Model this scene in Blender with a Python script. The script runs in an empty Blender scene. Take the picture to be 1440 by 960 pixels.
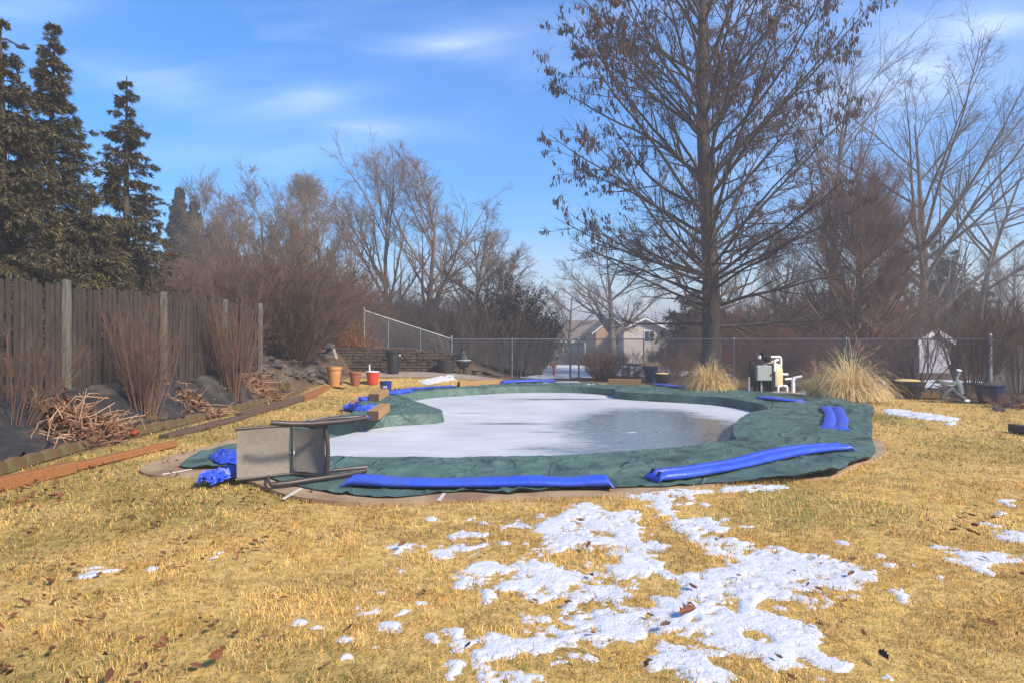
import bpy, math, random
import numpy as np
from mathutils import Vector
from mathutils.geometry import tessellate_polygon

# ------------------------------------------------------------------ camera, sky, sun, exposure
scn = bpy.context.scene
COL = scn.collection
F, CX, CY, CH = 900.0, 720.0, 480.0, 1.5          # focal length in photo pixels, horizon, eye height
cam = bpy.data.cameras.new('camera'); cam.sensor_width = 36; cam.lens = 36 * F / 1440
cam.clip_end = 2000; cam.clip_start = 0.05
camo = bpy.data.objects.new('camera', cam); COL.objects.link(camo)
camo.location = (0, 0, CH); camo.rotation_euler = (math.pi / 2, 0, 0); scn.camera = camo
scn.view_settings.view_transform = 'Standard'; scn.view_settings.look = 'None'
scn.view_settings.exposure = 1.05; scn.view_settings.gamma = 1
SUN_AZ = Vector((0.80, -0.60)); SUN_EL = math.radians(38)
sd = bpy.data.lights.new('sun', 'SUN'); sd.energy = 3.9; sd.angle = math.radians(7.0); sd.color = (1.0, 0.89, 0.73)
so = bpy.data.objects.new('sun', sd); COL.objects.link(so)
_d = Vector((SUN_AZ.x * math.cos(SUN_EL), SUN_AZ.y * math.cos(SUN_EL), math.sin(SUN_EL)))
so.rotation_euler = _d.to_track_quat('Z', 'Y').to_euler(); so.location = (20, -15, 30)

W = bpy.data.worlds.new('World'); scn.world = W; W.use_nodes = True
def build_world():
    nt = W.node_tree; N = nt.nodes; L = nt.links
    for n in list(N): N.remove(n)
    out = N.new('ShaderNodeOutputWorld'); bg = N.new('ShaderNodeBackground'); bg.inputs[1].default_value = 0.135
    sky = N.new('ShaderNodeTexSky'); sky.sky_type = 'NISHITA'; sky.sun_disc = False
    sky.sun_elevation = SUN_EL; sky.sun_rotation = math.atan2(SUN_AZ.x, SUN_AZ.y)
    sky.air_density = 1.0; sky.dust_density = 0.6; sky.ozone_density = 2.2; sky.altitude = 100
    def math_(op, a, b=None, c=None):
        n = N.new('ShaderNodeMath'); n.operation = op
        for i, v in enumerate((a, b, c)):
            if v is None: continue
            if isinstance(v, (int, float)): n.inputs[i].default_value = v
            else: L.new(v, n.inputs[i])
        return n.outputs[0]
    tc = N.new('ShaderNodeTexCoord'); sp = N.new('ShaderNodeSeparateXYZ'); L.new(tc.outputs['Generated'], sp.inputs[0])
    yy = math_('MAXIMUM', sp.outputs[1], 0.05)
    u = math_('DIVIDE', sp.outputs[0], yy); v = math_('DIVIDE', sp.outputs[2], yy)
    cb = N.new('ShaderNodeCombineXYZ')
    L.new(math_('MULTIPLY_ADD', v, 0.9, math_('MULTIPLY', u, 2.2)), cb.inputs[0])
    L.new(math_('MULTIPLY_ADD', u, -0.6, math_('MULTIPLY', v, 9.0)), cb.inputs[1])
    nz = N.new('ShaderNodeTexNoise'); nz.inputs['Scale'].default_value = 1.5; nz.inputs['Detail'].default_value = 7
    nz.inputs['Roughness'].default_value = 0.55; nz.inputs['Distortion'].default_value = 0.6
    L.new(cb.outputs[0], nz.inputs['Vector'])
    tot = None
    # thin cirrus wisps: (u, v, half width, half height, tilt, strength), tangents of the direction in the sky
    for (u0, v0, a, b, s, k) in ((-.10, .462, .085, .020, .05, .42), (-.29, .383, .10, .026, .12, .40), (-.23, .335, .075, .022, .0, .34),
                                 (.66, .44, .22, .075, .45, .60), (-.50, .29, .30, .03, .06, .2), (.0, .12, .22, .05, 0, .30),
                                 (-.75, .52, .12, .05, .2, .22), (.36, .50, .25, .06, .2, .22), (-.55, .40, .12, .04, -.3, .2), (.15, .5, .3, .03, .1, .14)):
        du = math_('SUBTRACT', u, u0); dv = math_('SUBTRACT', math_('SUBTRACT', v, v0), math_('MULTIPLY', du, s))
        e = math_('ADD', math_('POWER', math_('ABSOLUTE', math_('DIVIDE', du, a)), 2.0), math_('POWER', math_('ABSOLUTE', math_('DIVIDE', dv, b)), 2.0))
        g = math_('MULTIPLY', math_('EXPONENT', math_('MULTIPLY', e, -1.0)), k)
        tot = g if tot is None else math_('ADD', tot, g)
    m = math_('MULTIPLY', tot, math_('MULTIPLY_ADD', nz.outputs['Fac'], 2.2, -0.5))
    m = math_('MINIMUM', math_('MAXIMUM', math_('ADD', m, math_('MULTIPLY', math_('MAXIMUM', math_('SUBTRACT', nz.outputs['Fac'], .5), 0.0), .35)), 0.0), 0.8)
    gam = N.new('ShaderNodeHueSaturation'); gam.inputs['Hue'].default_value = 0.508; gam.inputs['Saturation'].default_value = 1.85; gam.inputs['Value'].default_value = 1.0
    L.new(sky.outputs[0], gam.inputs['Color'])
    mx = N.new('ShaderNodeMix'); mx.data_type = 'RGBA'
    L.new(m, mx.inputs[0]); L.new(gam.outputs[0], mx.inputs[6]); mx.inputs[7].default_value = (5.0, 5.7, 7.2, 1)
    L.new(mx.outputs[2], bg.inputs[0]); L.new(bg.outputs[0], out.inputs[0])
build_world()

# ------------------------------------------------------------------ numeric helpers
def sm(a, b, x):
    t = np.clip((np.asarray(x, float) - a) / (b - a), 0, 1); return t * t * (3 - 2 * t)
def _h(ix, iy, s):
    v = np.sin(ix * 127.1 + iy * 311.7 + s * 74.7) * 43758.5453
    return v - np.floor(v)
def vn(x, y, s=0):
    x = np.asarray(x, float); y = np.asarray(y, float)
    ix = np.floor(x); iy = np.floor(y); fx = x - ix; fy = y - iy
    fx = fx * fx * (3 - 2 * fx); fy = fy * fy * (3 - 2 * fy)
    return (_h(ix, iy, s) * (1 - fx) + _h(ix + 1, iy, s) * fx) * (1 - fy) + (_h(ix, iy + 1, s) * (1 - fx) + _h(ix + 1, iy + 1, s) * fx) * fy
def fbm(x, y, s=0, o=4):
    r = 0; a = .5; f = 1.0
    for i in range(o): r = r + a * vn(x * f, y * f, s + i * 13); a *= .5; f *= 2.03
    return r / (1 - .5 ** o)
def inpoly(x, y, poly):
    x = np.asarray(x, float); y = np.asarray(y, float); c = np.zeros(x.shape, bool); n = len(poly)
    for i in range(n):
        x0, y0 = poly[i]; x1, y1 = poly[(i + 1) % n]
        if y0 == y1: continue
        k = ((y0 > y) != (y1 > y)) & (x < (x1 - x0) * (y - y0) / (y1 - y0) + x0); c ^= k
    return c
def fence_y(x):                                   # the line of the far chain link fence
    return np.where(np.asarray(x) < 2.31, 26.0, 26.0 - (np.asarray(x) - 2.31) * (9.0 / 10.39))
def H(x, y):                                      # height of the ground
    x = np.asarray(x, float); y = np.asarray(y, float)
    ed_ = 1.2 - .5 * sm(9, 15, y); a = np.clip((-6.0 - x) / ed_, 0, 1) ** 2 * (3 - 2 * np.clip((-6.0 - x) / ed_, 0, 1)) * .64 + sm(16.5, 20, y) * sm(-5.2, -7.0, x) * .55
    c = sm(24.75, 24.9, y) * sm(.5, -2.5, x) * (.75 + .5 * sm(-1, -5.5, x))
    d = sm(21.5, 24, y) * sm(0.5, -3, x) * .35
    z = np.maximum(np.maximum(a, c), d)
    return z - sm(42, 80, y) * sm(-14, -4, x) * 1.8 + sm(-14, -30, x) * 1.0
def gp(px, py):                                   # where the sight line of a photo pixel meets the ground
    d = 2.0
    while d < 90:
        x = (px - CX) / F * d; z = CH - (py - CY) / F * d
        if z <= float(H(x, d)): break
        d += .02
    return Vector((x, d, float(H(x, d))))
def g0(px, py, z=0.0):
    d = (CH - z) * F / (py - CY); return Vector(((px - CX) / F * d, d, z))
def at(px, py, d):
    return Vector(((px - CX) / F * d, d, CH - (py - CY) / F * d))

# ------------------------------------------------------------------ materials
MATS = {}
def mat(name, col, rough=.8, col2=None, scale=8, detail=5, bump=0.0, bscale=None, metal=0, attr=None, spec=.4, stretch=None, coat=0, trans=0, ramp=(.35, .65), col3=None, scale3=1.2):
    if name in MATS: return MATS[name]
    m = bpy.data.materials.new(name); m.use_nodes = True; MATS[name] = m
    nt = m.node_tree; N = nt.nodes; L = nt.links; b = N['Principled BSDF']
    b.inputs['Roughness'].default_value = rough; b.inputs['Metallic'].default_value = metal
    b.inputs['Specular IOR Level'].default_value = spec; b.inputs['Coat Weight'].default_value = coat
    c4 = (*col, 1)
    tc = N.new('ShaderNodeTexCoord'); vec = tc.outputs['Object']
    if stretch:
        mp = N.new('ShaderNodeMapping'); mp.inputs['Scale'].default_value = stretch; L.new(vec, mp.inputs[0]); vec = mp.outputs[0]
    def noise(s, dt=detail):
        n = N.new('ShaderNodeTexNoise'); n.inputs['Scale'].default_value = s; n.inputs['Detail'].default_value = dt; n.inputs['Roughness'].default_value = .6
        L.new(vec, n.inputs['Vector']); return n.outputs['Fac']
    cur = None
    if attr:
        a = N.new('ShaderNodeAttribute'); a.attribute_name = attr; cur = a.outputs['Color']
    if col2:
        rp = N.new('ShaderNodeValToRGB'); rp.color_ramp.elements[0].position = ramp[0]; rp.color_ramp.elements[1].position = ramp[1]
        rp.color_ramp.elements[0].color = c4; rp.color_ramp.elements[1].color = (*col2, 1)
        L.new(noise(scale), rp.inputs[0])
        if cur is None: cur = rp.outputs[0]
        else:
            mx = N.new('ShaderNodeMix'); mx.data_type = 'RGBA'; mx.blend_type = 'MULTIPLY'; mx.inputs[0].default_value = 1
            L.new(cur, mx.inputs[6]); L.new(rp.outputs[0], mx.inputs[7]); cur = mx.outputs[2]
    if col3:
        mx = N.new('ShaderNodeMix'); mx.data_type = 'RGBA'; mr = N.new('ShaderNodeMapRange'); mr.inputs[1].default_value = .5; mr.inputs[2].default_value = .68
        L.new(noise(scale3, 6), mr.inputs[0]); L.new(mr.outputs[0], mx.inputs[0])
        if cur is None: mx.inputs[6].default_value = c4
        else: L.new(cur, mx.inputs[6])
        mx.inputs[7].default_value = (*col3, 1); cur = mx.outputs[2]
    if cur is None: b.inputs['Base Color'].default_value = c4
    else: L.new(cur, b.inputs['Base Color'])
    if bump:
        bn = N.new('ShaderNodeBump'); bn.inputs['Strength'].default_value = bump; bn.inputs['Distance'].default_value = .02
        L.new(noise(bscale or scale * 3), bn.inputs['Height']); L.new(bn.outputs[0], b.inputs['Normal'])
    if trans:
        tr = N.new('ShaderNodeBsdfTranslucent'); mxs = N.new('ShaderNodeMixShader'); mxs.inputs[0].default_value = trans
        if cur is None: tr.inputs[0].default_value = c4
        else: L.new(cur, tr.inputs[0])
        L.new(b.outputs[0], mxs.inputs[1]); L.new(tr.outputs[0], mxs.inputs[2]); L.new(mxs.outputs[0], N['Material Output'].inputs[0])
    return m

# ------------------------------------------------------------------ mesh and object helpers
WORLD = {}                                       # world position of each thing, to keep part meshes local
def link(o, parent=None):
    COL.objects.link(o)
    if parent is not None: o.parent = parent; WORLD[o.name] = WORLD.get(parent.name, Vector((0, 0, 0)))
    else: WORLD[o.name] = Vector(o.location)
    return o
def tag(o, label=None, cat=None, group=None, kind=None):
    if label: o['label'] = label
    if cat: o['category'] = cat
    if group: o['group'] = group
    if kind: o['kind'] = kind
    return o
def thing(name, label, cat, loc=(0, 0, 0), group=None):
    o = bpy.data.objects.new(name, None); o.location = loc; o.empty_display_size = .2; link(o); WORLD[o.name] = Vector(loc)
    return tag(o, label, cat, group)
def npobj(name, V, Fc, m, parent=None, loc=None, smooth=False, col=None):
    """one mesh object from arrays; Fc is a list of (n,k) index arrays"""
    V = np.asarray(V, float)
    if isinstance(Fc, np.ndarray): Fc = [Fc]
    off = WORLD.get(parent.name) if parent is not None else (Vector(loc) if loc is not None else Vector((0, 0, 0)))
    V = V - np.array(off)
    me = bpy.data.meshes.new(name)
    me.vertices.add(len(V)); me.vertices.foreach_set('co', V.astype(np.float32).ravel())
    tot = np.concatenate([np.full(len(f), f.shape[1]) for f in Fc]); idx = np.concatenate([f.ravel() for f in Fc])
    me.loops.add(len(idx)); me.loops.foreach_set('vertex_index', idx.astype(np.int32))
    me.polygons.add(len(tot)); me.polygons.foreach_set('loop_start', np.concatenate([[0], np.cumsum(tot)[:-1]]).astype(np.int32))
    me.polygons.foreach_set('loop_total', tot.astype(np.int32))
    if smooth: me.polygons.foreach_set('use_smooth', np.ones(len(tot), bool))
    me.update(calc_edges=True)
    if col is not None:
        a = me.color_attributes.new('tint', 'FLOAT_COLOR', 'POINT')
        c = np.ones((len(V), 4), np.float32); c[:, :3] = col; a.data.foreach_set('color', c.ravel())
    me.materials.append(m)
    o = bpy.data.objects.new(name, me)
    if parent is None and loc is not None: o.location = loc
    return link(o, parent)
class MB:
    def __init__(s): s.v = []; s.f = []
    def add(s, vs, fs):
        k = len(s.v); s.v += [tuple(v) for v in vs]; s.f += [tuple(i + k for i in f) for f in fs]; return s
    def box(s, c, d, rz=0, bev=0.0, tilt=0, jit=0):
        hx, hy, hz = d[0] / 2, d[1] / 2, d[2] / 2; b = min(bev, hx * .9, hy * .9, hz * .9)
        pts = []
        if b <= 0:
            P = [(x, y, z) for z in (-hz, hz) for x, y in ((-hx, -hy), (hx, -hy), (hx, hy), (-hx, hy))]
            Fs = [(3, 2, 1, 0), (4, 5, 6, 7), (0, 1, 5, 4), (1, 2, 6, 5), (2, 3, 7, 6), (3, 0, 4, 7)]
        else:
            P = []; Fs = []
            for z, ins in ((-hz, b), (-hz + b, 0), (hz - b, 0), (hz, b)):
                for sx, sy in ((-1, -1), (1, -1), (1, 1), (-1, 1)):
                    X, Y = hx - ins, hy - ins
                    if sx * sy > 0: P += [(sx * X, sy * (Y - b + (b if ins else 0) * 0), z), (sx * (X - b), sy * Y, z)]
                    else: P += [(sx * (X - b), sy * Y, z), (sx * X, sy * (Y - b), z)]
            for r in range(3):
                for i in range(8): Fs.append((r * 8 + i, r * 8 + (i + 1) % 8, r * 8 + 8 + (i + 1) % 8, r * 8 + 8 + i))
            Fs += [tuple(range(7, -1, -1)), tuple(range(24, 32))]
        cr, sr = math.cos(rz), math.sin(rz); ct, st = math.cos(tilt), math.sin(tilt)
        for x, y, z in P:
            if jit: x += random.uniform(-jit, jit); y += random.uniform(-jit, jit); z += random.uniform(-jit, jit)
            x, z = x * ct - z * st, x * st + z * ct
            pts.append((c[0] + x * cr - y * sr, c[1] + x * sr + y * cr, c[2] + z))
        return s.add(pts, Fs)
    def bar(s, a, b, w, h, bev=.01):                 # a beam from a to b (bottom centre line)
        a = Vector(a); b = Vector(b); dv = b - a; l = dv.length; rz = math.atan2(dv.y, dv.x); tl = math.asin(max(-1, min(1, dv.z / l)))
        c = (a + b) / 2; return s.box((c.x, c.y, c.z + h / 2), (l, w, h), rz, bev, tl)
    def tube(s, pts, r, k=8, cap=True):
        pts = [Vector(p) for p in pts]; n = len(pts); rr = r if isinstance(r, (list, tuple)) else [r] * n
        base = len(s.v); T0 = (pts[1] - pts[0]).normalized(); up = Vector((0, 0, 1)) if abs(T0.z) < .9 else Vector((1, 0, 0)); u = up.cross(T0).normalized()
        for i, p in enumerate(pts):
            T = (pts[min(i + 1, n - 1)] - pts[max(i - 1, 0)]).normalized(); u = (u - T * u.dot(T)).normalized(); v = T.cross(u)
            for j in range(k):
                a = 2 * math.pi * j / k; s.v.append(tuple(p + (u * math.cos(a) + v * math.sin(a)) * rr[i]))
        for i in range(n - 1):
            for j in range(k): s.f.append((base + i * k + j, base + i * k + (j + 1) % k, base + (i + 1) * k + (j + 1) % k, base + (i + 1) * k + j))
        if cap: s.f.append(tuple(base + j for j in range(k - 1, -1, -1))); s.f.append(tuple(base + (n - 1) * k + j for j in range(k)))
        return s
    def lathe(s, prof, c=(0, 0, 0), k=24, cap=True, sq=0):
        base = len(s.v)
        for r, z in prof:
            for j in range(k):
                a = 2 * math.pi * j / k; q = 1 + sq * (1 - abs(math.cos(2 * a)))
                s.v.append((c[0] + r * math.cos(a), c[1] + r * math.sin(a), c[2] + z))
        n = len(prof)
        for i in range(n - 1):
            for j in range(k): s.f.append((base + i * k + j, base + i * k + (j + 1) % k, base + (i + 1) * k + (j + 1) % k, base + (i + 1) * k + j))
        if cap: s.f.append(tuple(base + j for j in range(k - 1, -1, -1))); s.f.append(tuple(base + (n - 1) * k + j for j in range(k)))
        return s
    def prism(s, poly, z0, z1):
        n = len(poly); b = len(s.v)
        for z in (z0, z1): s.v += [(p[0], p[1], z) for p in poly]
        s.f.append(tuple(b + i for i in range(n - 1, -1, -1))); s.f.append(tuple(b + n + i for i in range(n)))
        for i in range(n): s.f.append((b + i, b + (i + 1) % n, b + n + (i + 1) % n, b + n + i))
        return s
    def slab(s, pts, nrm, th):                      # a planar polygon given thickness
        n = len(pts); b = len(s.v); nv = Vector(nrm).normalized() * th
        s.v += [tuple(p) for p in pts] + [tuple(Vector(p) + nv) for p in pts]
        s.f.append(tuple(b + i for i in range(n - 1, -1, -1))); s.f.append(tuple(b + n + i for i in range(n)))
        for i in range(n): s.f.append((b + i, b + (i + 1) % n, b + n + (i + 1) % n, b + n + i))
        return s
    def build(s, name, m, parent=None, loc=None, smooth=False):
        off = WORLD.get(parent.name) if parent is not None else (Vector(loc) if loc is not None else Vector((0, 0, 0)))
        me = bpy.data.meshes.new(name); me.from_pydata([tuple(Vector(v) - off) for v in s.v], [], s.f); me.validate()
        me.materials.append(m)
        if smooth:
            me.polygons.foreach_set('use_smooth', np.ones(len(me.polygons), bool)); me.update()
            try: me.set_sharp_from_angle(angle=math.radians(38))
            except Exception: pass
        o = bpy.data.objects.new(name, me)
        if parent is None and loc is not None: o.location = loc
        return link(o, parent)
def copy_tree(o, parent=None):
    c = o.copy(); COL.objects.link(c); c.parent = parent
    for ch in list(o.children): copy_tree(ch, c)
    return c

# ------------------------------------------------------------------ plant growing
def nrm(v): return v / np.maximum(np.linalg.norm(v, axis=-1, keepdims=True), 1e-9)
def grow(rng, S, D, L, n, wob=.08, up=.0):
    M = len(S); P = np.zeros((M, n, 3)); P[:, 0] = S; d = nrm(np.array(D, float)); st = (np.asarray(L, float) * np.ones(M) / (n - 1))[:, None]
    for i in range(1, n):
        P[:, i] = P[:, i - 1] + d * st; d = d + rng.normal(0, wob, (M, 3)); d[:, 2] += up; d = nrm(d)
    return P
def taper(r0, r1, n):
    t = np.linspace(0, 1, n)[None]; return np.asarray(r0)[:, None] * (1 - t) + np.asarray(r1)[:, None] * t
def spawn(rng, P, R, cnt, t0, t1, ang, asd, power=1.0):
    M, n, _ = P.shape; idx = np.repeat(np.arange(M), cnt); t = t0 + (t1 - t0) * rng.uniform(0, 1, len(idx)) ** power
    f = np.clip(t * (n - 1), 0, n - 1.001); i = f.astype(int); w = (f - i)[:, None]
    A = P[idx, i]; B = P[idx, i + 1]; S = A * (1 - w) + B * w; T = nrm(B - A); r = R[idx, i] * (1 - w[:, 0]) + R[idx, i + 1] * w[:, 0]
    v = rng.normal(0, 1, (len(idx), 3)); v -= T * (v * T).sum(1, keepdims=True); v = nrm(v)
    a = np.clip(rng.normal(ang, asd, len(idx)), .15, 1.7)[:, None]
    return S, np.cos(a) * T + np.sin(a) * v, r, t, idx
def tubes(P, R, k=4):
    M, n, _ = P.shape; T = np.gradient(P, axis=1); T = nrm(T); m = nrm(P[:, -1] - P[:, 0])
    ref = np.where(np.abs(m[:, 2:3]) < .85, np.array([[0, 0, 1.]]), np.array([[1., 0, 0]]))[:, None, :]
    u = nrm(np.cross(np.broadcast_to(ref, T.shape), T)); v = np.cross(T, u)
    a = np.arange(k) * 2 * np.pi / k
    V = P[:, :, None, :] + R[:, :, None, None] * (np.cos(a)[None, None, :, None] * u[:, :, None, :] + np.sin(a)[None, None, :, None] * v[:, :, None, :])
    j = np.arange(k); i = np.arange(n - 1); q = np.stack(np.broadcast_arrays(i[:, None] * k + j, i[:, None] * k + (j + 1) % k, (i[:, None] + 1) * k + (j + 1) % k, (i[:, None] + 1) * k + j), -1).reshape(-1, 4)
    Fq = (q[None] + (np.arange(M) * n * k)[:, None, None]).reshape(-1, 4)
    return V.reshape(-1, 3), Fq
def merge(*vf):
    Vs = []; Fs = []; o = 0
    for V, Fq in vf: Vs.append(V); Fs.append(Fq + o); o += len(V)
    return np.concatenate(Vs), np.concatenate(Fs)
def updirs(rng, n, lo, hi):
    az = rng.uniform(0, 2 * np.pi, n); t = rng.uniform(lo, hi, n)
    return np.stack([np.sin(t) * np.cos(az), np.sin(t) * np.sin(az), np.cos(t)], 1)
def bush(seed, nst=40, h=3, spread=.5, basr=.25, r=.016, k1=8, k2=5, wob=.05, up=.01, twl=.35, lean=(0, 0), l1=.42, tr=.0035, a1=.45):
    rng = np.random.default_rng(seed); az = rng.uniform(0, 2 * np.pi, nst); u = np.sqrt(rng.uniform(0, 1, nst))
    S = np.stack([np.cos(az) * u * basr, np.sin(az) * u * basr, np.full(nst, -.05)], 1); t = spread * u
    D = np.stack([np.sin(t) * np.cos(az) + lean[0], np.sin(t) * np.sin(az) + lean[1], np.cos(t)], 1)
    L = h * rng.uniform(.62, 1.06, nst); P = grow(rng, S, D, L, 8, wob, up); R = taper(r * rng.uniform(.6, 1.3, nst), np.full(nst, r * .25), 8)
    st = tubes(P, R, 5)
    s, d, rr, tt, ix = spawn(rng, P, R, k1, .18, .95, a1, .15); L1 = l1 * h * (1.05 - tt * .75) * rng.uniform(.5, 1.2, len(s))
    P1 = grow(rng, s, d, L1, 6, wob, up); R1 = taper(rr * .6, np.full(len(s), tr), 6)
    s, d, rr, tt, ix = spawn(rng, P1, R1, k2, .2, 1, .5, .2); P2 = grow(rng, s, d, twl * rng.uniform(.4, 1.3, len(s)), 4, wob * 1.3, up)
    R2 = taper(np.full(len(s), tr), np.full(len(s), tr * .5), 4)
    return st, merge(tubes(P1, R1, 3), tubes(P2, R2, 3))
def bare_tree(seed, h=13, r=.3, fork=.25, nl=9, ang=.6, k2=9, k3=7, k4=4, up=.03, wob=.05, lean=(0, 0), tr=.006, lr=.62, twl=.5):
    rng = np.random.default_rng(seed); D = np.array([[lean[0], lean[1], 1.0]])
    P = grow(rng, np.array([[0, 0, -.1]]), D, np.array([h * .8]), 14, .03, .01); R = taper([r], [r * .16], 14); R[0, 0] *= 1.35
    s, d, rr, t, ix = spawn(rng, P, R, nl, fork, .97, ang, .12); L = h * lr * (1.05 - .55 * t) * rng.uniform(.75, 1.15, nl)
    P1 = grow(rng, s, d, L, 11, wob, up); R1 = taper(rr * .62, np.full(nl, tr * 1.6), 11)
    s, d, rr, t, ix = spawn(rng, P1, R1, k2, .15, .97, .55, .15); L2 = L[ix] * .45 * (1.1 - .7 * t) * rng.uniform(.6, 1.2, len(s))
    P2 = grow(rng, s, d, L2, 8, wob * 1.2, up); R2 = taper(rr * .6, np.full(len(s), tr), 8)
    s, d, rr, t, ix = spawn(rng, P2, R2, k3, .15, 1, .6, .2); L3 = np.maximum(L2[ix] * .42, twl) * rng.uniform(.5, 1.1, len(s))
    P3 = grow(rng, s, d, L3, 5, wob * 1.3, up); R3 = taper(np.maximum(rr * .5, tr), np.full(len(s), tr * .6), 5)
    out = [tubes(P2, R2, 4), tubes(P3, R3, 3)]
    if k4:
        s, d, rr, t, ix = spawn(rng, P3, R3, k4, .2, 1, .6, .2); P4 = grow(rng, s, d, twl * rng.uniform(.4, 1.1, len(s)), 3, wob, up)
        out.append(tubes(P4, taper(np.full(len(s), tr * .7), np.full(len(s), tr * .45), 3), 3))
    return merge(tubes(P, R, 10), tubes(P1, R1, 6)), merge(*out)
def plant(name, label, cat, loc, stems, crown, m1, m2, group=None, n1='trunk', n2='crown', rz=0, sc=1):
    t = thing(name, label, cat, (0, 0, 0), group)
    npobj(n1, stems[0], stems[1], m1, t, smooth=True); npobj(n2, crown[0], crown[1], m2, t)
    t.location = loc; t.rotation_euler = (0, 0, rz); t.scale = (sc, sc, sc) if not isinstance(sc, tuple) else sc
    WORLD[t.name] = Vector(loc); return t
def recopy(src, label, loc, rz, sc=1):
    c = copy_tree(src); c.location = loc; c.rotation_euler = (0, 0, rz); c.scale = (sc, sc, sc) if not isinstance(sc, tuple) else sc; c['label'] = label; return c
# ------------------------------------------------------------------ outlines of pool, cover, deck
PAIRS = [((385, 628), (258, 657)), ((410, 641), (345, 661)), ((470, 644), (436, 692)), ((560, 645), (520, 699)), ((660, 645), (650, 696)),
         ((760, 643), (760, 693)), ((860, 638), (860, 690)), ((950, 630), (960, 686)), ((1010, 623), (1080, 678)), ((1033, 620), (1170, 675)),
         ((1031, 610), (1216, 657)), ((1035, 595), (1224, 617)), ((1052, 583), (1229, 580)), ((1080, 574), (1195, 568)), ((1060, 567), (1130, 559)),
         ((1015, 560), (1060, 553)), ((950, 556), (1000, 548)), ((890, 553), (950, 544)), ((866, 550.5), (900, 542)), ((862, 547.5), (860, 541)),
         ((800, 543.7), (790, 538.8)), ((720, 544), (710, 539.7)), ((660, 547), (650, 543)), ((610, 550), (590, 547)), ((566, 557), (545, 552)),
         ((600, 570), (527, 560)), ((622, 579), (510, 567)), ((613, 581.5), (505, 574)), ((540, 586.5), (500, 583)), ((480, 596), (455, 591)),
         ((420, 612), (340, 626))]
def closed_spline(pts, per):
    P = np.array(pts, float); n = len(P); out = []
    for i in range(n):
        p0, p1, p2, p3 = P[i - 1], P[i], P[(i + 1) % n], P[(i + 2) % n]
        d1 = max(np.linalg.norm(p1 - p0), 1e-6) ** .5; d2 = max(np.linalg.norm(p2 - p1), 1e-6) ** .5; d3 = max(np.linalg.norm(p3 - p2), 1e-6) ** .5
        m1 = (p1 - p0) / d1 - (p2 - p0) / (d1 + d2) + (p2 - p1) / d2; m2 = (p2 - p1) / d2 - (p3 - p1) / (d2 + d3) + (p3 - p2) / d3
        m1 = m1 * d2; m2 = m2 * d2
        for k in range(per):
            t = k / per; out.append((2 * t**3 - 3 * t**2 + 1) * p1 + (t**3 - 2 * t**2 + t) * m1 + (-2 * t**3 + 3 * t**2) * p2 + (t**3 - t**2) * m2)
    return np.array(out)
RIM = closed_spline([g0(*a)[:2] for a, b in PAIRS], 14)
OUT = closed_spline([g0(*b)[:2] for a, b in PAIRS], 14)
NS = len(RIM)
_T = np.roll(OUT, -1, 0) - np.roll(OUT, 1, 0); _N = nrm(np.stack([_T[:, 1], -_T[:, 0]], 1))
_grow = .21 + .25 * sm(-2.2, -4.2, OUT[:, 0]) - .33 * sm(1.2, 2.6, OUT[:, 0]) + .30 * sm(4.2, 4.9, OUT[:, 0]) * sm(10.6, 9.4, OUT[:, 1])
DECK = OUT + _N * _grow[:, None]
DECKP = [tuple(p) for p in DECK[::4]]; RIMP = [tuple(p) for p in RIM[::3]]; OUTP = [tuple(p) for p in OUT[::3]]

# ------------------------------------------------------------------ ground, one sheet to the horizon
def yard(x, y):                                   # 1 on the lawn, 0 on the bare and littered ground round it
    f = fence_y(x); n = (fbm(x * 1.3, y * 1.3, 5) - .5) * 1.6
    a = sm(1.4, 2.4, f - y + n + np.where(x < .8, -.9, 0)); b = sm(-6.0, -5.75, x + n * .05)
    far = sm(14.5, 10.5, x - (14 - y) * .35 + n) 
    return a * b * far
def axis(lo, hi, step, far):
    a = np.arange(lo, hi, step); e = np.array([.5, 1.2, 2.5, 5, 10, 20, 40, 80, 160, 300, 500.]); e = e[e < far]
    return np.concatenate([lo - e[::-1], a, hi + e])
xs = axis(-16, 22, .16, 700); ys = axis(-2, 34, .16, 900)
X, Y = np.meshgrid(xs, ys); Hn = lambda x, y: H(x, y) + (fbm(x * .9, y * .9, 3) - .5) * .05 * sm(60, 30, np.abs(x) + np.abs(y)) - .01
Z = Hn(X, Y)
mid = [tuple((RIM[i] * .55 + OUT[i] * .45)) for i in range(0, NS, 3)]
Z = np.where(inpoly(X, Y, mid), -.75, Z)
dk = inpoly(X, Y, DECKP) & ~inpoly(X, Y, mid); Z = np.where(dk, np.minimum(Z, -.04), Z)
yd = yard(X, Y)
gn = fbm(X * .7, Y * .7, 9); gr = sm(.48, .68, gn + .10 * sm(-1, -5, X)) * .40
lawn = np.array([.60, .40, .13])[None, None] * (1 - gr[..., None]) + np.array([.16, .16, .045])[None, None] * gr[..., None]
lit = np.array([.105, .070, .046])[None, None] * (.6 + .9 * fbm(X * 2.1, Y * 2.1, 21))[..., None]
c = lawn * yd[..., None] + lit * (1 - yd[..., None])
ny, nx = X.shape; I = np.arange(nx * ny).reshape(ny, nx)
Fg = np.stack([I[:-1, :-1], I[:-1, 1:], I[1:, 1:], I[1:, :-1]], -1).reshape(-1, 4)
M_ground = mat('lawn_ground', (.55, .55, .55), .95, (1.25, 1.25, 1.25), 14, 8, .8, 60, attr='tint', spec=.1, ramp=(.3, .7))
tag(npobj('ground', np.stack([X, Y, Z], -1).reshape(-1, 3), Fg, M_ground, smooth=True, col=c.reshape(-1, 3)), kind='structure')

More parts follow.
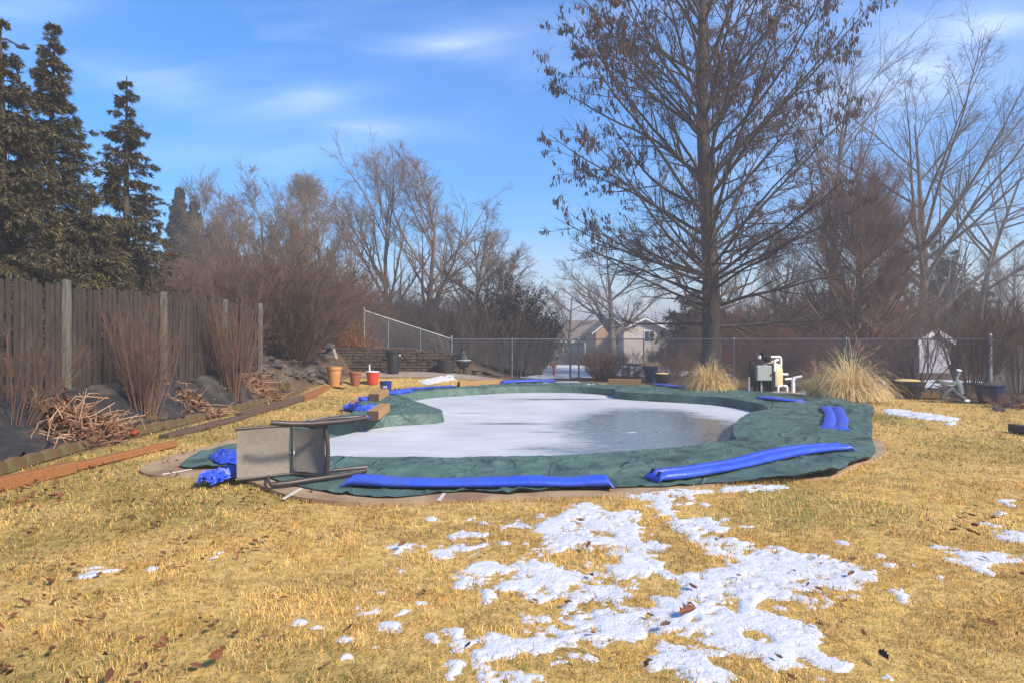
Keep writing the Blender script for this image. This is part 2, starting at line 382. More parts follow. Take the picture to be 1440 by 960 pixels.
# concrete deck: a slab with the pool cut out, expansion joints between its bays
def ringmesh(A, B, za, zb, rows, fz=None):
    t = np.linspace(0, 1, rows)[:, None, None]; P = A[None] * (1 - t) + B[None] * t; z = za + (zb - za) * t[..., 0] * np.ones((1, len(A)))
    if fz is not None: z = z + fz(P[..., 0], P[..., 1], t[..., 0])
    V = np.concatenate([P, z[..., None]], -1).reshape(-1, 3); n = len(A); j = np.arange(n); r = np.arange(rows - 1)[:, None]
    Fq = np.stack(np.broadcast_arrays(r * n + j, r * n + (j + 1) % n, (r + 1) * n + (j + 1) % n, (r + 1) * n + j), -1).reshape(-1, 4)
    return V, Fq[:, ::-1]
dv, df = ringmesh(RIM, DECK, .012, .012, 5); ev, ef = ringmesh(DECK, DECK + _N * .004, .012, -.12, 2); iv, if_ = ringmesh(RIM + 0, RIM - 0 + 1e-4, -.5, .012, 2)
M_conc = mat('tan_concrete', (.40, .285, .16), .85, (.30, .205, .11), 3.2, 8, .25, 60, col3=(.21, .125, .075), scale3=1.1)
tag(npobj('pool_deck', *merge((dv, df), (ev, ef), (iv, if_)), M_conc), kind='structure')
M_joint = mat('joint_white', (.62, .58, .5), .8, (.45, .41, .35), 20)
for a, b in (((625, 694), (617, 705)), ((423, 688), (398, 703)), ((228, 668), (300, 655)), ((300, 634), (345, 622))):
    a = g0(*a); b = g0(*b); tag(MB().bar((a.x, a.y, .010), (b.x, b.y, .010), .035 if a.y < 8 else .03, .008, .002).build('deck_joint', M_joint), kind='structure')

# ice on the pool
M_ice = mat('pool_ice', (.75, .77, .80), .35)
def build_ice():
    nt = M_ice.node_tree; N = nt.nodes; L = nt.links; b = N['Principled BSDF']
    geo = N.new('ShaderNodeNewGeometry'); sp = N.new('ShaderNodeSeparateXYZ'); L.new(geo.outputs['Position'], sp.inputs[0])
    def m(op, a, b_=None, c=None):
        n = N.new('ShaderNodeMath'); n.operation = op
        for i, v in enumerate((a, b_, c)):
            if v is None: continue
            if isinstance(v, (int, float)): n.inputs[i].default_value = v
            else: L.new(v, n.inputs[i])
        return n.outputs[0]
    def noise(sx, sy, s, d=6):
        mp = N.new('ShaderNodeMapping'); mp.inputs['Scale'].default_value = (sx, sy, 1); L.new(geo.outputs['Position'], mp.inputs[0])
        n = N.new('ShaderNodeTexNoise'); n.inputs['Scale'].default_value = s; n.inputs['Detail'].default_value = d; n.inputs['Roughness'].default_value = .62
        L.new(mp.outputs[0], n.inputs['Vector']); return n.outputs['Fac']
    n1 = noise(1, 1, .9); n2 = noise(.5, 1.6, 2.4, 8); n3 = noise(1, 1, 9, 8); nb = noise(1, 1, .45, 3)
    tot = None
    # bare wet ice where the snow crust has melted, placed on the pool in metres: x, y, half width, half depth, weight
    for x0, y0, a, d, k in ((2.9, 12.2, 1.8, 3.6, 1.4), (1.7, 9.9, 1.8, 1.2, .7), (-1.6, 9.0, 1.6, .5, .75), (.6, 9.1, 1.4, .6, .62), (3.5, 15.0, 1.1, 1.6, .85), (1.4, 18.8, 2.1, .35, .7), (.0, 13.2, 1.1, .22, .8),
                            (.9, 12.0, .8, .2, .55), (-.9, 15.2, .7, .12, .5), (3.9, 13.3, .7, 1.6, .7)):
        e = m('ADD', m('POWER', m('ABSOLUTE', m('DIVIDE', m('SUBTRACT', sp.outputs[0], x0), a)), 2.2), m('POWER', m('ABSOLUTE', m('DIVIDE', m('SUBTRACT', sp.outputs[1], y0), d)), 2.2))
        g = m('MULTIPLY', m('EXPONENT', m('MULTIPLY', e, -1.0)), k); tot = g if tot is None else m('MAXIMUM', tot, g)
    f = m('ADD', tot, m('ADD', m('MULTIPLY_ADD', n1, .7, -.35), m('MULTIPLY_ADD', n2, 1.0, -.5)))
    mr = N.new('ShaderNodeMapRange'); mr.inputs[1].default_value = .28; mr.inputs[2].default_value = .72; L.new(f, mr.inputs[0])
    wet = m('MULTIPLY', mr.outputs[0], m('MULTIPLY_ADD', n3, .9, .45)); wet = m('MINIMUM', wet, 1.0)
    mx = N.new('ShaderNodeMix'); mx.data_type = 'RGBA'; L.new(wet, mx.inputs[0])
    rp = N.new('ShaderNodeValToRGB'); rp.color_ramp.elements[0].position = .38; rp.color_ramp.elements[1].position = .62
    rp.color_ramp.elements[0].color = (.43, .44, .455, 1); rp.color_ramp.elements[1].color = (.58, .59, .605, 1); L.new(m('MULTIPLY_ADD', n2, .6, m('MULTIPLY', nb, .4)), rp.inputs[0])
    L.new(rp.outputs[0], mx.inputs[6]); mx.inputs[7].default_value = (.135, .145, .14, 1); L.new(mx.outputs[2], b.inputs['Base Color'])
    L.new(m('MULTIPLY_ADD', wet, -.50, .62), b.inputs['Roughness']); b.inputs['Specular IOR Level'].default_value = .45
    bn = N.new('ShaderNodeBump'); bn.inputs['Strength'].default_value = .12; bn.inputs['Distance'].default_value = .02; L.new(n3, bn.inputs['Height']); L.new(bn.outputs[0], b.inputs['Normal'])
build_ice()
c0 = np.array([[0.0, 12.5]])
tri = tessellate_polygon([[Vector((p[0], p[1], 0)) for p in RIM[::2]]])
Vi = np.concatenate([RIM[::2], np.full((len(RIM[::2]), 1), -.19)], 1)
io = npobj('pool_ice', Vi, np.array(tri), M_ice); tag(io, kind='structure')
if io.data.polygons[0].normal.z < 0: io.data.flip_normals()

# green cover: flat on the deck, wrinkled, hanging over the rim into the ice
def wr(x, y, t):
    a = fbm(x * 1.1 + fbm(x * .8, y * .8, 2) * 3, y * 1.5, 31, 3); rid = 1 - np.abs(2 * fbm(x * 1.0 + y * .35, y * .8 - x * .25, 44, 4) - 1); rid2 = 1 - np.abs(2 * fbm(x * 2.2 - y * .6, y * 2.0, 57, 3) - 1)
    rid3 = 1 - np.abs(2 * fbm(x * 4.2 + y, y * 3.4 - x * .7, 23, 3) - 1)
    r = a * .010 + np.maximum(rid - .90, 0) * .36 + np.maximum(rid2 - .90, 0) * .22 + np.maximum(rid3 - .88, 0) * .10 + (fbm(x * 9, y * 9, 8, 2) - .5) * .005
    left = sm(-1.5, -3, x) * (fbm(x * 3.2, y * 3.2, 71, 3)) * .05 + sm(2.2, 3.6, x) * sm(8.8, 7.2, y) * sm(.45, 1.0, t) * (.02 + .10 * fbm(x * 1.9, y * 1.9, 15, 2)) + sm(5.0, 6.5, x) * sm(.6, 1, t) * fbm(x * 2.6, y * 2.6, 66, 3) * .09
    flat = 1 - .9 * np.exp(-(((x + 2.15) / .75) ** 2 + ((y - 6.75) / .5) ** 2) ** 2)
    return .022 + (r + left) * (.3 + .7 * sm(0, .2, t)) * flat
edge_w = np.array([fbm(i * .11, 3.3, 91, 3) for i in range(NS)]) - .5
OUTW = OUT + _N * (edge_w * .28)[:, None]
tv, tf = ringmesh(RIM, OUTW, 0.0, 0.0, 56, wr)
top_rim = tv[:NS, 2]; inn = _inn = RIM - nrm(np.stack([(np.roll(RIM, -1, 0) - np.roll(RIM, 1, 0))[:, 1], -(np.roll(RIM, -1, 0) - np.roll(RIM, 1, 0))[:, 0]], 1)) * .05
sk = []; NSK = 6
for k in range(NSK):
    t = k / (NSK - 1); p = RIM * (1 - t) + inn * t; fold = (np.array([fbm(i * .35, t * .8, 7, 3) for i in range(NS)]) - .5) * .07 * t
    nn = (inn - RIM); p = p + nn / .05 * fold[:, None]; sk.append(np.concatenate([p, (top_rim * (1 - t) + -.20 * t)[:, None]], 1))
sv = np.concatenate(sk[::-1]); j = np.arange(NS); r = np.arange(NSK - 1)[:, None]
sf = np.stack(np.broadcast_arrays(r * NS + j, (r + 1) * NS + j, (r + 1) * NS + (j + 1) % NS, r * NS + (j + 1) % NS), -1).reshape(-1, 4)
hv, hf = ringmesh(OUTW, OUTW - _N * .02, 0, 0, 2); hv[:NS, 2] = tv[-NS:, 2]; hv[NS:, 2] = np.maximum(tv[-NS:, 2] - .03, .014)
M_tarp = mat('green_tarp', (.066, .118, .092), .5, (.098, .158, .126), 2.6, 8, .22, 22, spec=.3, col3=(.034, .056, .048), scale3=1.6)
M_hem = mat('dark_hem', (.012, .018, .016), .7)
def creases():
    nt = M_tarp.node_tree; N = nt.nodes; L = nt.links; b = N['Principled BSDF']; old = b.inputs['Normal'].links[0].from_node
    tc = N.new('ShaderNodeTexCoord'); prev = old
    for sc, rot, w, st in ((.9, .5, .022, .42), (1.9, -.4, .022, .26), (.5, 1.4, .014, .5)):
        mp = N.new('ShaderNodeMapping'); mp.inputs['Rotation'].default_value = (0, 0, rot); mp.inputs['Scale'].default_value = (1, .45, 1); L.new(tc.outputs['Object'], mp.inputs[0])
        n = N.new('ShaderNodeTexNoise'); n.inputs['Scale'].default_value = sc; n.inputs['Detail'].default_value = 2.5; n.inputs['Distortion'].default_value = .8; L.new(mp.outputs[0], n.inputs['Vector'])
        s = N.new('ShaderNodeMath'); s.operation = 'SUBTRACT'; L.new(n.outputs['Fac'], s.inputs[0]); s.inputs[1].default_value = .5
        a = N.new('ShaderNodeMath'); a.operation = 'ABSOLUTE'; L.new(s.outputs[0], a.inputs[0])
        r = N.new('ShaderNodeMapRange'); r.inputs[1].default_value = 0; r.inputs[2].default_value = w; r.inputs[3].default_value = 1; r.inputs[4].default_value = 0; L.new(a.outputs[0], r.inputs[0])
        bn = N.new('ShaderNodeBump'); bn.inputs['Strength'].default_value = st; bn.inputs['Distance'].default_value = .035; L.new(r.outputs[0], bn.inputs['Height']); L.new(prev.outputs[0], bn.inputs['Normal']); prev = bn
    L.new(prev.outputs[0], b.inputs['Normal'])
creases()
cov = npobj('pool_cover', *merge((tv, tf), (sv, sf)), M_tarp, smooth=True, loc=(0, 12, 0))
tag(cov, 'wrinkled dark green winter cover spread over the pool edge and frozen into the ice', 'pool cover')
hm = npobj('hem', hv, hf, M_hem, cov, smooth=True)

# ------------------------------------------------------------------ snow lying on the lawn
def crop(pts, x0, y0, s): return [(x0 + a / s, y0 + b / s) for a, b in pts]
A7 = lambda *p: crop(p, 480, 680, 3.0)
A8 = lambda *p: crop(p, 920, 660, 2.77)
SNOW = [A7((1000,95),(1060,80),(1130,115),(1260,115),(1250,200),(1220,240),(1140,270),(1020,275),(900,240),(860,205),(760,200),(860,150)),
 A7((660,190),(740,145),(760,160),(700,190),(640,220)), A7((340,270),(450,245),(520,270),(640,255),(630,270),(510,285),(500,310),(430,325),(395,300)),
 A7((520,210),(600,205),(620,215),(520,235)), A7((540,345),(640,325),(800,330),(1040,375),(1000,420),(920,460),(790,470),(700,460),(610,490),(560,440),(460,430),(470,400)),
 A7((770,290),(850,290),(900,255),(960,290),(830,310)), A7((990,330),(1110,330),(1020,355)),
 A7((1160,270),(1250,250),(1300,220),(1330,260),(1280,300),(1400,340),(1370,365),(1250,370),(1260,410),(1120,390),(1180,345)),
 A7((1040,415),(1100,405),(1195,455),(1060,490),(1090,520),(1200,530),(1230,570),(1240,620),(1100,665),(960,650),(900,690),(820,680),(700,720),(560,740),(520,710),(600,650),(680,615),(780,640),(880,610),(890,540),(960,490)),
 A7((725,520),(850,525),(880,550),(800,580),(740,545)), A7((385,790),(400,740),(460,715),(505,750),(440,800)), A7((560,790),(640,770),(780,770),(840,790),(800,830),(700,840)),
 A7((120,600),(220,580),(270,610),(240,640),(150,635)), A7((160,570),(290,510),(300,530),(200,580)), A7((320,495),(350,478),(378,490),(345,502)), A7((120,530),(150,518),(170,530),(140,545)),
 A7((25,585),(60,572),(90,578),(50,597)), A7((0,650),(40,650),(45,675),(0,690)), A7((95,690),(125,680),(135,692),(110,700)), A7((360,640),(410,622),(430,630),(390,648)), A7((455,605),(520,605),(570,650),(520,662),(460,640)),
 A7((0,735),(30,728),(30,755),(0,765)), A7((950,705),(1010,710),(1150,730),(1080,765),(980,735)), A7((230,245),(290,238),(315,250),(280,285),(235,290)), A7((220,345),(270,337),(270,352),(230,357)),
 A7((150,430),(185,425),(190,440),(160,447)), A7((530,145),(590,135),(580,155),(545,158)), A7((590,160),(650,150),(640,165),(600,168)), A7((370,140),(420,135),(410,147),(380,147)), A7((60,505),(95,500),(95,512),(65,516)),
 A7((470,215),(520,195),(540,205),(480,240)), A7((680,240),(720,232),(700,255),(670,255)), A7((760,250),(800,245),(790,265),(765,265)), A7((800,125),(850,120),(830,140),(805,138)),
 A8((0,115),(80,110),(90,165),(0,195)), A8((80,200),(220,180),(220,240),(150,250),(90,230)), A8((110,110),(140,105),(150,135),(120,140)), A8((160,135),(205,132),(200,145),(165,145)),
 A8((130,260),(340,255),(440,295),(540,310),(680,340),(800,385),(890,395),(880,415),(790,430),(760,460),(640,440),(660,490),(560,470),(500,500),(420,495),(350,530),(470,560),(550,600),(640,600),(690,650),(640,690),(560,700),(700,720),(800,760),(690,775),(560,740),(440,790),(430,740),(330,700),(150,660),(60,630),(0,600),(0,520),(50,490),(150,510),(100,450),(130,400),(230,380),(320,350),(180,310)),
 A8((590,515),(680,500),(750,545),(640,545)), A8((870,470),(960,465),(1030,520),(930,500)), A8((960,345),(1060,385),(990,375)), A8((1140,320),(1240,300),(1430,320),(1350,345),(1290,370),(1360,400),(1240,380),(1170,360)),
 A8((1310,230),(1500,240),(1500,285),(1360,270)), A8((1240,185),(1330,210),(1270,215)), A8((880,790),(940,790),(930,810)), A8((0,690),(200,720),(300,790),(180,800),(0,770)), A8((660,810),(720,810),(720,840),(660,840)),
 A8((1090,410),(1160,435),(1130,440)), A8((0,280),(90,300),(40,330),(0,325)), A8((0,345),(70,370),(30,390),(0,390)), A8((700,260),(755,258),(745,275),(710,275)), A8((870,360),(940,362),(940,378),(880,378)),
 A8((260,175),(320,190),(270,202)), A8((210,220),(300,225),(290,240),(220,238)), A8((340,220),(375,225),(350,238)), A8((720,475),(780,490),(770,505),(730,500)), A8((840,330),(880,328),(880,342),(845,342)), A8((1085,288),(1170,285),(1165,300),(1090,302)),
 A8((1370,115),(1400,115),(1410,140),(1380,135)), A8((1320,150),(1360,155),(1350,172),(1325,168)), A8((270,72),(490,50),(500,72),(280,92)), A8((-130,100),(60,85),(250,78),(240,92),(60,108),(-60,112)),
 [(108, 806), (140, 795), (162, 797), (140, 812), (112, 813)], [(195, 798), (215, 795), (216, 800), (198, 803)], [(285, 781), (312, 773), (306, 784), (290, 786)], [(410, 881), (432, 864), (446, 877), (430, 888)], [(446, 876), (468, 877), (450, 882)],
 [(1241, 574), (1262, 574), (1300, 580), (1350, 588), (1345, 593), (1300, 590), (1250, 581)], [(1324, 596), (1340, 594), (1340, 598)], [(920, 668), (888, 671), (896, 666), (905, 664)],
 [(1112, 557), (1135, 547), (1142, 555), (1118, 560)], [(1028, 549), (1036, 545), (1050, 549), (1034, 552)],
 [(590, 540), (640, 537), (640, 539), (600, 541.5)], [(715, 533), (745, 531), (760, 534), (725, 536)], [(760, 538), (810, 535.5), (815, 537.5), (765, 540)], [(820, 541), (850, 540), (850, 541.5), (825, 542)]]
M_snow = mat('snow', (.62, .635, .66), .7, (.53, .545, .575), 7, 8, .55, 45, spec=.25, col3=(.46, .40, .30), scale3=9)
for nd in M_snow.node_tree.nodes:
    if nd.bl_idname == 'ShaderNodeMapRange': nd.inputs[1].default_value = .63; nd.inputs[2].default_value = .80
SNOWG = {}
def snow_zone(polys, x0, x1, y0, y1, st, thick, nz, key, thr=.5):
    xs = np.arange(x0, x1, st); ys = np.arange(y0, y1, st); X, Y = np.meshgrid(xs, ys); m = np.zeros(X.shape)
    w1 = (fbm(X * 6, Y * 6, 61, 3) - .5) * nz * 2.4; w2 = (fbm(X * 6, Y * 6, 83, 3) - .5) * nz * 2.4
    for p in polys:
        q = [tuple(g0(*a)[:2]) for a in p]
        ax = [a[0] for a in q]; ay = [a[1] for a in q]
        sel = (X > min(ax) - .3) & (X < max(ax) + .3) & (Y > min(ay) - .3) & (Y < max(ay) + .3)
        m[sel] = np.maximum(m[sel], inpoly(X[sel] + w1[sel], Y[sel] + w2[sel], q).astype(float))
    f = m.copy()
    for _ in range(2): f = (f + np.roll(f, 1, 0) + np.roll(f, -1, 0) + np.roll(f, 1, 1) + np.roll(f, -1, 1)) / 5
    f = f + (fbm(X * 9, Y * 9, 17, 4) - .5) * 1.25 * (f > .02) + (fbm(X * 30, Y * 30, 27, 3) - .5) * 1.5 * (f > .02)
    wd = m.copy(); kk = 6 if st < .03 else 2
    for kk in ((6, 5, 4, 3, 2, 1, 1) if st < .03 else (2, 1)): wd = (wd + np.roll(wd, kk, 0) + np.roll(wd, -kk, 0) + np.roll(wd, kk, 1) + np.roll(wd, -kk, 1)) / 5
    f = np.maximum(f, (wd > .01) * (sm(0, .5, wd) * .42 + .95 * (fbm(X * 13, Y * 13, 37, 4) - .32)) * (fbm(X * 3, Y * 3, 19, 2) > .45))
    f = f - .40 * sm(.57, .72, fbm(X * 5.5, Y * 7, 151, 4))
    g = np.maximum(f - thr, 0); hgt = thick * (1 - np.exp(-g * 3)) * (.4 + 1.2 * fbm(X * 5, Y * 5, 33, 3)) + thick * .55 * (fbm(X * 16, Y * 16, 35, 2) - .4)
    hgt = hgt * sm(-.02, .16, f - thr); Z = np.where(inpoly(X, Y, DECKP), .014, Hn(X, Y) + .004) + hgt - .010 * sm(.10, -.08, f - thr)
    ny, nx = X.shape; I = np.arange(nx * ny).reshape(ny, nx); on = f > thr - .12
    q = on[:-1, :-1] | on[1:, :-1] | on[:-1, 1:] | on[1:, 1:]
    Fq = np.stack([I[:-1, :-1], I[:-1, 1:], I[1:, 1:], I[1:, :-1]], -1)[q]
    SNOWG[key] = (x0, y0, st, f > thr + .13)
    used, inv = np.unique(Fq, return_inverse=True); V = np.stack([X, Y, Z], -1).reshape(-1, 3)[used]
    return V, inv.reshape(-1, 4)
near = [p for p in SNOW if max(a[1] for a in p) > 655]; mid_ = [p for p in SNOW if p not in near]
sn = merge(snow_zone(near, -3.0, 6.6, 2.5, 7.6, .018, .009, .10, 'near', .53), snow_zone(mid_, -4.5, 12, 10.5, 24, .05, .03, .05, 'mid'))
tag(npobj('snow', sn[0], sn[1], M_snow, smooth=True), 'patches of melting white snow on the dry lawn', kind='stuff')
# open snow field beyond the fence
def far_snow(spots):
    out = []
    for x, y, a, b, s in spots:
        xs = np.arange(x - a * 1.3, x + a * 1.3, .35); ys = np.arange(y - b * 1.3, y + b * 1.3, .35); X, Y = np.meshgrid(xs, ys)
        f = 1 - ((X - x) / a) ** 2 - ((Y - y) / b) ** 2 + (fbm(X * .6, Y * .6, s, 4) - .5) * 1.5
        Z = H(X, Y) - .05 + np.clip(f, 0, .5) * .3; ny, nx = X.shape; I = np.arange(nx * ny).reshape(ny, nx)
        on = f > -.05; q = on[:-1, :-1] & on[1:, :-1] & on[:-1, 1:] & on[1:, 1:]
        Fq = np.stack([I[:-1, :-1], I[:-1, 1:], I[1:, 1:], I[1:, :-1]], -1)[q]; used, inv = np.unique(Fq, return_inverse=True)
        out.append((np.stack([X, Y, Z], -1).reshape(-1, 3)[used], inv.reshape(-1, 4)))
    return merge(*out)
fs = far_snow([(2.4, 33, 3.2, 7, 1), (5.6, 32, 1.6, 5, 2), (6.5, 35, 2.5, 4, 3), (13.5, 22, 1.6, 1.2, 4), (16, 23, 1.5, 1, 5), (8.5, 30, 2, 2, 6)])
tag(npobj('snow_field', fs[0], fs[1], M_snow, smooth=True), kind='structure')

# ------------------------------------------------------------------ grass blades on the lawn
def grass():
    rng = np.random.default_rng(7); PT = []
    for d0, d1, dens, w, h in ((2.3, 3.6, 7500, .0032, .048), (3.6, 5, 5000, .0040, .050), (5, 7, 3000, .0052, .052), (7, 10, 1300, .0075, .055), (10, 14, 560, .011, .06), (14, 25, 190, .018, .065)):
        xr = d1 * .86 + 1; n = int(dens * (2 * xr) * (d1 - d0)); x = rng.uniform(-xr, xr, n); y = rng.uniform(d0, d1, n)
        k = (np.abs(x) < y * .86 + .9); x, y = x[k], y[k]
        keep = (rng.uniform(0, 1, len(x)) < yard(x, y)) & ~inpoly(x, y, DECKP)
        if d0 >= 5:
            keep |= (rng.uniform(0, 1, len(x)) < .25 * (yard(x, y) > .3)) & inpoly(x, y, DECKP) & ~inpoly(x, y, [tuple(p) for p in DECK[::4] * 1 - _N[::4] * .07])
        x, y = x[keep], y[keep]
        clump = fbm(x * 5, y * 5, 12, 3); keep = rng.uniform(0, 1, len(x)) < .22 + 1.9 * np.clip(clump - .30, 0, 1) * (.55 + .9 * fbm(x * .8, y * .8, 63, 3)); x, y = x[keep], y[keep]
        on = np.zeros(len(x), bool)
        for x0, y0, st, g in SNOWG.values():
            ix = ((x - x0) / st).astype(int); iy = ((y - y0) / st).astype(int); ok = (ix >= 0) & (iy >= 0) & (ix < g.shape[1]) & (iy < g.shape[0])
            on[ok] |= g[iy[ok], ix[ok]]
        keep = ~on | (rng.uniform(0, 1, len(x)) < .05); x, y, on = x[keep], y[keep], on[keep]
        PT.append((x, y, np.full(len(x), w), np.full(len(x), h), on))
    x, y, w, h, on = [np.concatenate([p[i] for p in PT]) for i in range(5)]; n = len(x)
    flow = fbm(x * 1.6, y * 1.6, 5, 3) * 12; az = flow + rng.normal(0, 1.1, n); t0 = np.abs(rng.normal(.55, .35, n)); t1 = t0 + np.abs(rng.normal(.75, .35, n))
    hh = h * .82 * rng.uniform(.55, 1.35, n) * (.75 + .6 * fbm(x * 2.2, y * 2.2, 41, 3)); t0 = np.where(on, t0 * .4, t0); ww = w * rng.uniform(.7, 1.3, n)
    dx, dy = np.cos(az), np.sin(az); px_, py_ = -dy, dx; B = np.stack([x, y, Hn(x, y) - .004], 1)
    l1 = hh * .55; l2 = hh * .6
    m = B + np.stack([np.sin(t0) * l1 * dx, np.sin(t0) * l1 * dy, np.cos(t0) * l1], 1); t = m + np.stack([np.sin(t1) * l2 * dx, np.sin(t1) * l2 * dy, np.cos(t1) * l2 * .8], 1)
    sd_ = np.stack([px_, py_, np.zeros(n)], 1) * (ww * .5)[:, None]
    V = np.stack([B - sd_, B + sd_, m - sd_ * .85, m + sd_ * .85, t], 1).reshape(-1, 3); o = (np.arange(n) * 5)[:, None]
    Fq = np.array([[0, 1, 3, 2]]) + o; Ft = np.array([[2, 3, 4]]) + o
    gnn = fbm(x * .7, y * .7, 9); patch = fbm(x * 2.4, y * 2.4, 90, 3)
    pg = sm(.48, .70, gnn + .10 * sm(-1, -5, x) + (patch - .5) * .5) * .42 + .06
    xr_, yr_ = x - 7.6, y - 12.6; pg = pg + .6 * np.exp(-((xr_ / 2.2) ** 2 + (yr_ / .8) ** 2))
    isg = rng.uniform(0, 1, n) < pg; straw = np.array([.84, .54, .165])[None] * rng.uniform(.6, 1.22, n)[:, None]; straw[:, 2] *= rng.uniform(.6, 1.6, n)
    br = rng.uniform(0, 1, n) < .13; straw[br] = np.array([.30, .17, .06]) * rng.uniform(.6, 1.2, br.sum())[:, None]
    gc = np.array([.25, .25, .055])[None] * rng.uniform(.55, 1.35, n)[:, None]; cc = np.where(isg[:, None], gc, straw)
    cc = cc * (.62 + .70 * fbm(x * 1.0, y * 1.0, 77, 4))[:, None]; dk_ = sm(.60, .74, fbm(x * 2.0, y * 2.0, 99, 4))[:, None]; cc = cc * (1 - .38 * dk_)
    M = mat('grass_blade', (1, 1, 1), .75, attr='tint', spec=.15, trans=.25)
    tag(npobj('grass', V, [Fq, Ft], M, col=np.repeat(cc, 5, 0)), 'dry straw coloured winter grass of the lawn', kind='stuff')
grass()
# ------------------------------------------------------------------ wooden picket fence on the bank
rnd = random.Random(11); random.seed(5)
M_picket = mat('weathered_picket', (.034, .024, .017), .9, (.080, .060, .044), 3, 6, .5, 30, stretch=(9, 9, 1), col3=(.026, .020, .016), scale3=1.5)
M_post = mat('grey_green_post', (.085, .082, .062), .9, (.17, .165, .125), 3, 6, .4, 30, stretch=(9, 9, 1))
def fx(y): return -7.42 + (y - 8.6) * .085
wf = thing('wooden_fence', 'tall weathered brown picket fence standing along the top of the fabric covered bank', 'fence', (fx(10), 10, .6))
pk = MB(); y = 4.6
while y < 17.2:
    w = .088 + rnd.uniform(-.008, .010); x = fx(y) + rnd.uniform(-.012, .012); z0 = float(H(x, y)) - .04 + rnd.uniform(-.01, .02); h = 1.83 + rnd.uniform(-.05, .03); tw = rnd.uniform(-.02, .02); ln = rnd.uniform(-.012, .012)
    if rnd.random() > .015:
        th = .02; prof = [(-w / 2, 0), (w / 2, 0), (w / 2, h - .05), (w / 2 - .025, h), (-w / 2 + .025, h), (-w / 2, h - .05)]
        k = len(pk.v)
        for s in (1, -1):
            for a, z in prof: pk.v.append((x + s * th / 2 + tw * a * 6, y + a + ln * z, z0 + z))
        pk.f += [(k, k + 1, k + 2, k + 3, k + 4, k + 5), (k + 11, k + 10, k + 9, k + 8, k + 7, k + 6)] + [(k + i, k + 6 + i, k + 6 + (i + 1) % 6, k + (i + 1) % 6) for i in range(6)]
    y += w + rnd.uniform(.016, .034)
pk.build('picket_panel', M_picket, wf)
for zz in (.35, 1.5):
    r = MB(); a, b = 4.6, 17.2; r.bar((fx(a) - .045, a, float(H(fx(a), a)) + zz), (fx(b) - .045, b, float(H(fx(b), b)) + zz), .05, .09, .004); r.build('rail', M_picket, wf)
for yy in (5.7, 8.05, 10.35, 12.85, 15.15, 16.9):
    p = MB(); x = fx(yy) + .065; p.box((x, yy, float(H(x, yy)) + .86), (.10, .115, 1.98), .08, .012); p.build('post', M_post, wf)

# weed fabric on the bank
xs = np.arange(0, 1.0001, .0125); ys = np.arange(2.8, 17.0, .03); U, Yb = np.meshgrid(xs, ys)
Xb = -6.02 + U * (-1.32) - .1 * vn(Yb * .8, Yb * 0, 3) * (1 - U)
rid = 1 - np.abs(2 * fbm(Xb * 1.6 + Yb * .4, Yb * 1.3 - Xb, 14, 4) - 1)
Zb = H(Xb, Yb) + .012 + np.maximum(rid - .80, 0) * .42 + fbm(Xb * 3, Yb * 3, 4, 3) * .05 + (fbm(Xb * 1.1, Yb * 1.1, 7, 2) - .4) * .12 * np.sin(np.pi * U)
ny, nx = Xb.shape; I = np.arange(nx * ny).reshape(ny, nx); Fq = np.stack([I[:-1, :-1], I[1:, :-1], I[1:, 1:], I[:-1, 1:]], -1)
holes = fbm(Xb[:-1, :-1] * 1.1, Yb[:-1, :-1] * 1.1, 55, 4) < .70 + .1 * sm(13, 9, Yb[:-1, :-1]) - .25 * sm(14.5, 17, Yb[:-1, :-1])
M_fab = mat('black_fabric', (.017, .016, .015), .7, (.032, .030, .028), 5, 6, .4, 26, spec=.35, col3=(.075, .062, .05), scale3=1.3)
tag(npobj('weed_fabric', np.stack([Xb, Yb, Zb], -1).reshape(-1, 3), Fq[holes], M_fab, smooth=True, loc=(-6.3, 9, .3)), 'wrinkled black landscape fabric covering the bank below the picket fence', 'landscape fabric')

# landscape timbers and the scalloped edging logs behind them
M_orange = mat('orange_timber', (.36, .145, .042), .8, (.24, .095, .032), 4, 6, .4, 30, stretch=(2, 12, 12))
M_brown = mat('brown_timber', (.085, .048, .032), .85, (.14, .09, .062), 4, 6, .4, 30, stretch=(2, 12, 12))
M_tan = mat('tan_timber', (.42, .24, .095), .8, (.30, .165, .06), 4, 6, .35, 30, stretch=(2, 12, 12))
M_endg = mat('shaded_end_grain', (.055, .035, .02), .9, (.09, .055, .03), 20)  # end grain darkened, with the shade of the end face put into its colour
def timber(a, b, w, h, m, label, endm=M_endg, group=None, name='landscape_timber'):
    a = Vector(a); b = Vector(b); t = thing(name, label, 'timber', a, group)
    MB().bar(a, b, w, h, .008).build('beam', m, t)
    d = (b - a).normalized(); e = MB()
    e.bar(a - d * .003, a - d * .0005, w * .93, h * .93, .0005); e.v = [(v[0], v[1], v[2] + h * .035) for v in e.v]
    e.build('end_grain', endm, t); return t
def gl(px, py): v = gp(px, py); return v
timber(g0(-70, 707), g0(101, 664), .14, .13, M_orange, 'bright orange brown timber at the near left end of the bed edge')
timber(g0(104, 661), g0(246, 627), .10, .085, M_orange, 'thin orange brown timber lying second along the bed edge beside the deck')
timber(g0(230, 617), g0(341, 588), .17, .07, M_brown, 'wide grey brown weathered plank of the bed edge behind the metal chair')
timber(g0(336, 589), g0(428, 562), .15, .12, M_brown, 'dark brown timber of the bed edge between grey plank and orange tip')
timber(g0(424, 564), g0(461, 548.5), .17, .15, M_orange, 'short orange topped timber ending the bed edge beside the tan plastic pot', endm=M_brown)
M_moss = mat('mossy_log', (.17, .090, .036), .95, (.10, .070, .030), 5, 7, .6, 30, col3=(.15, .13, .05), scale3=3)
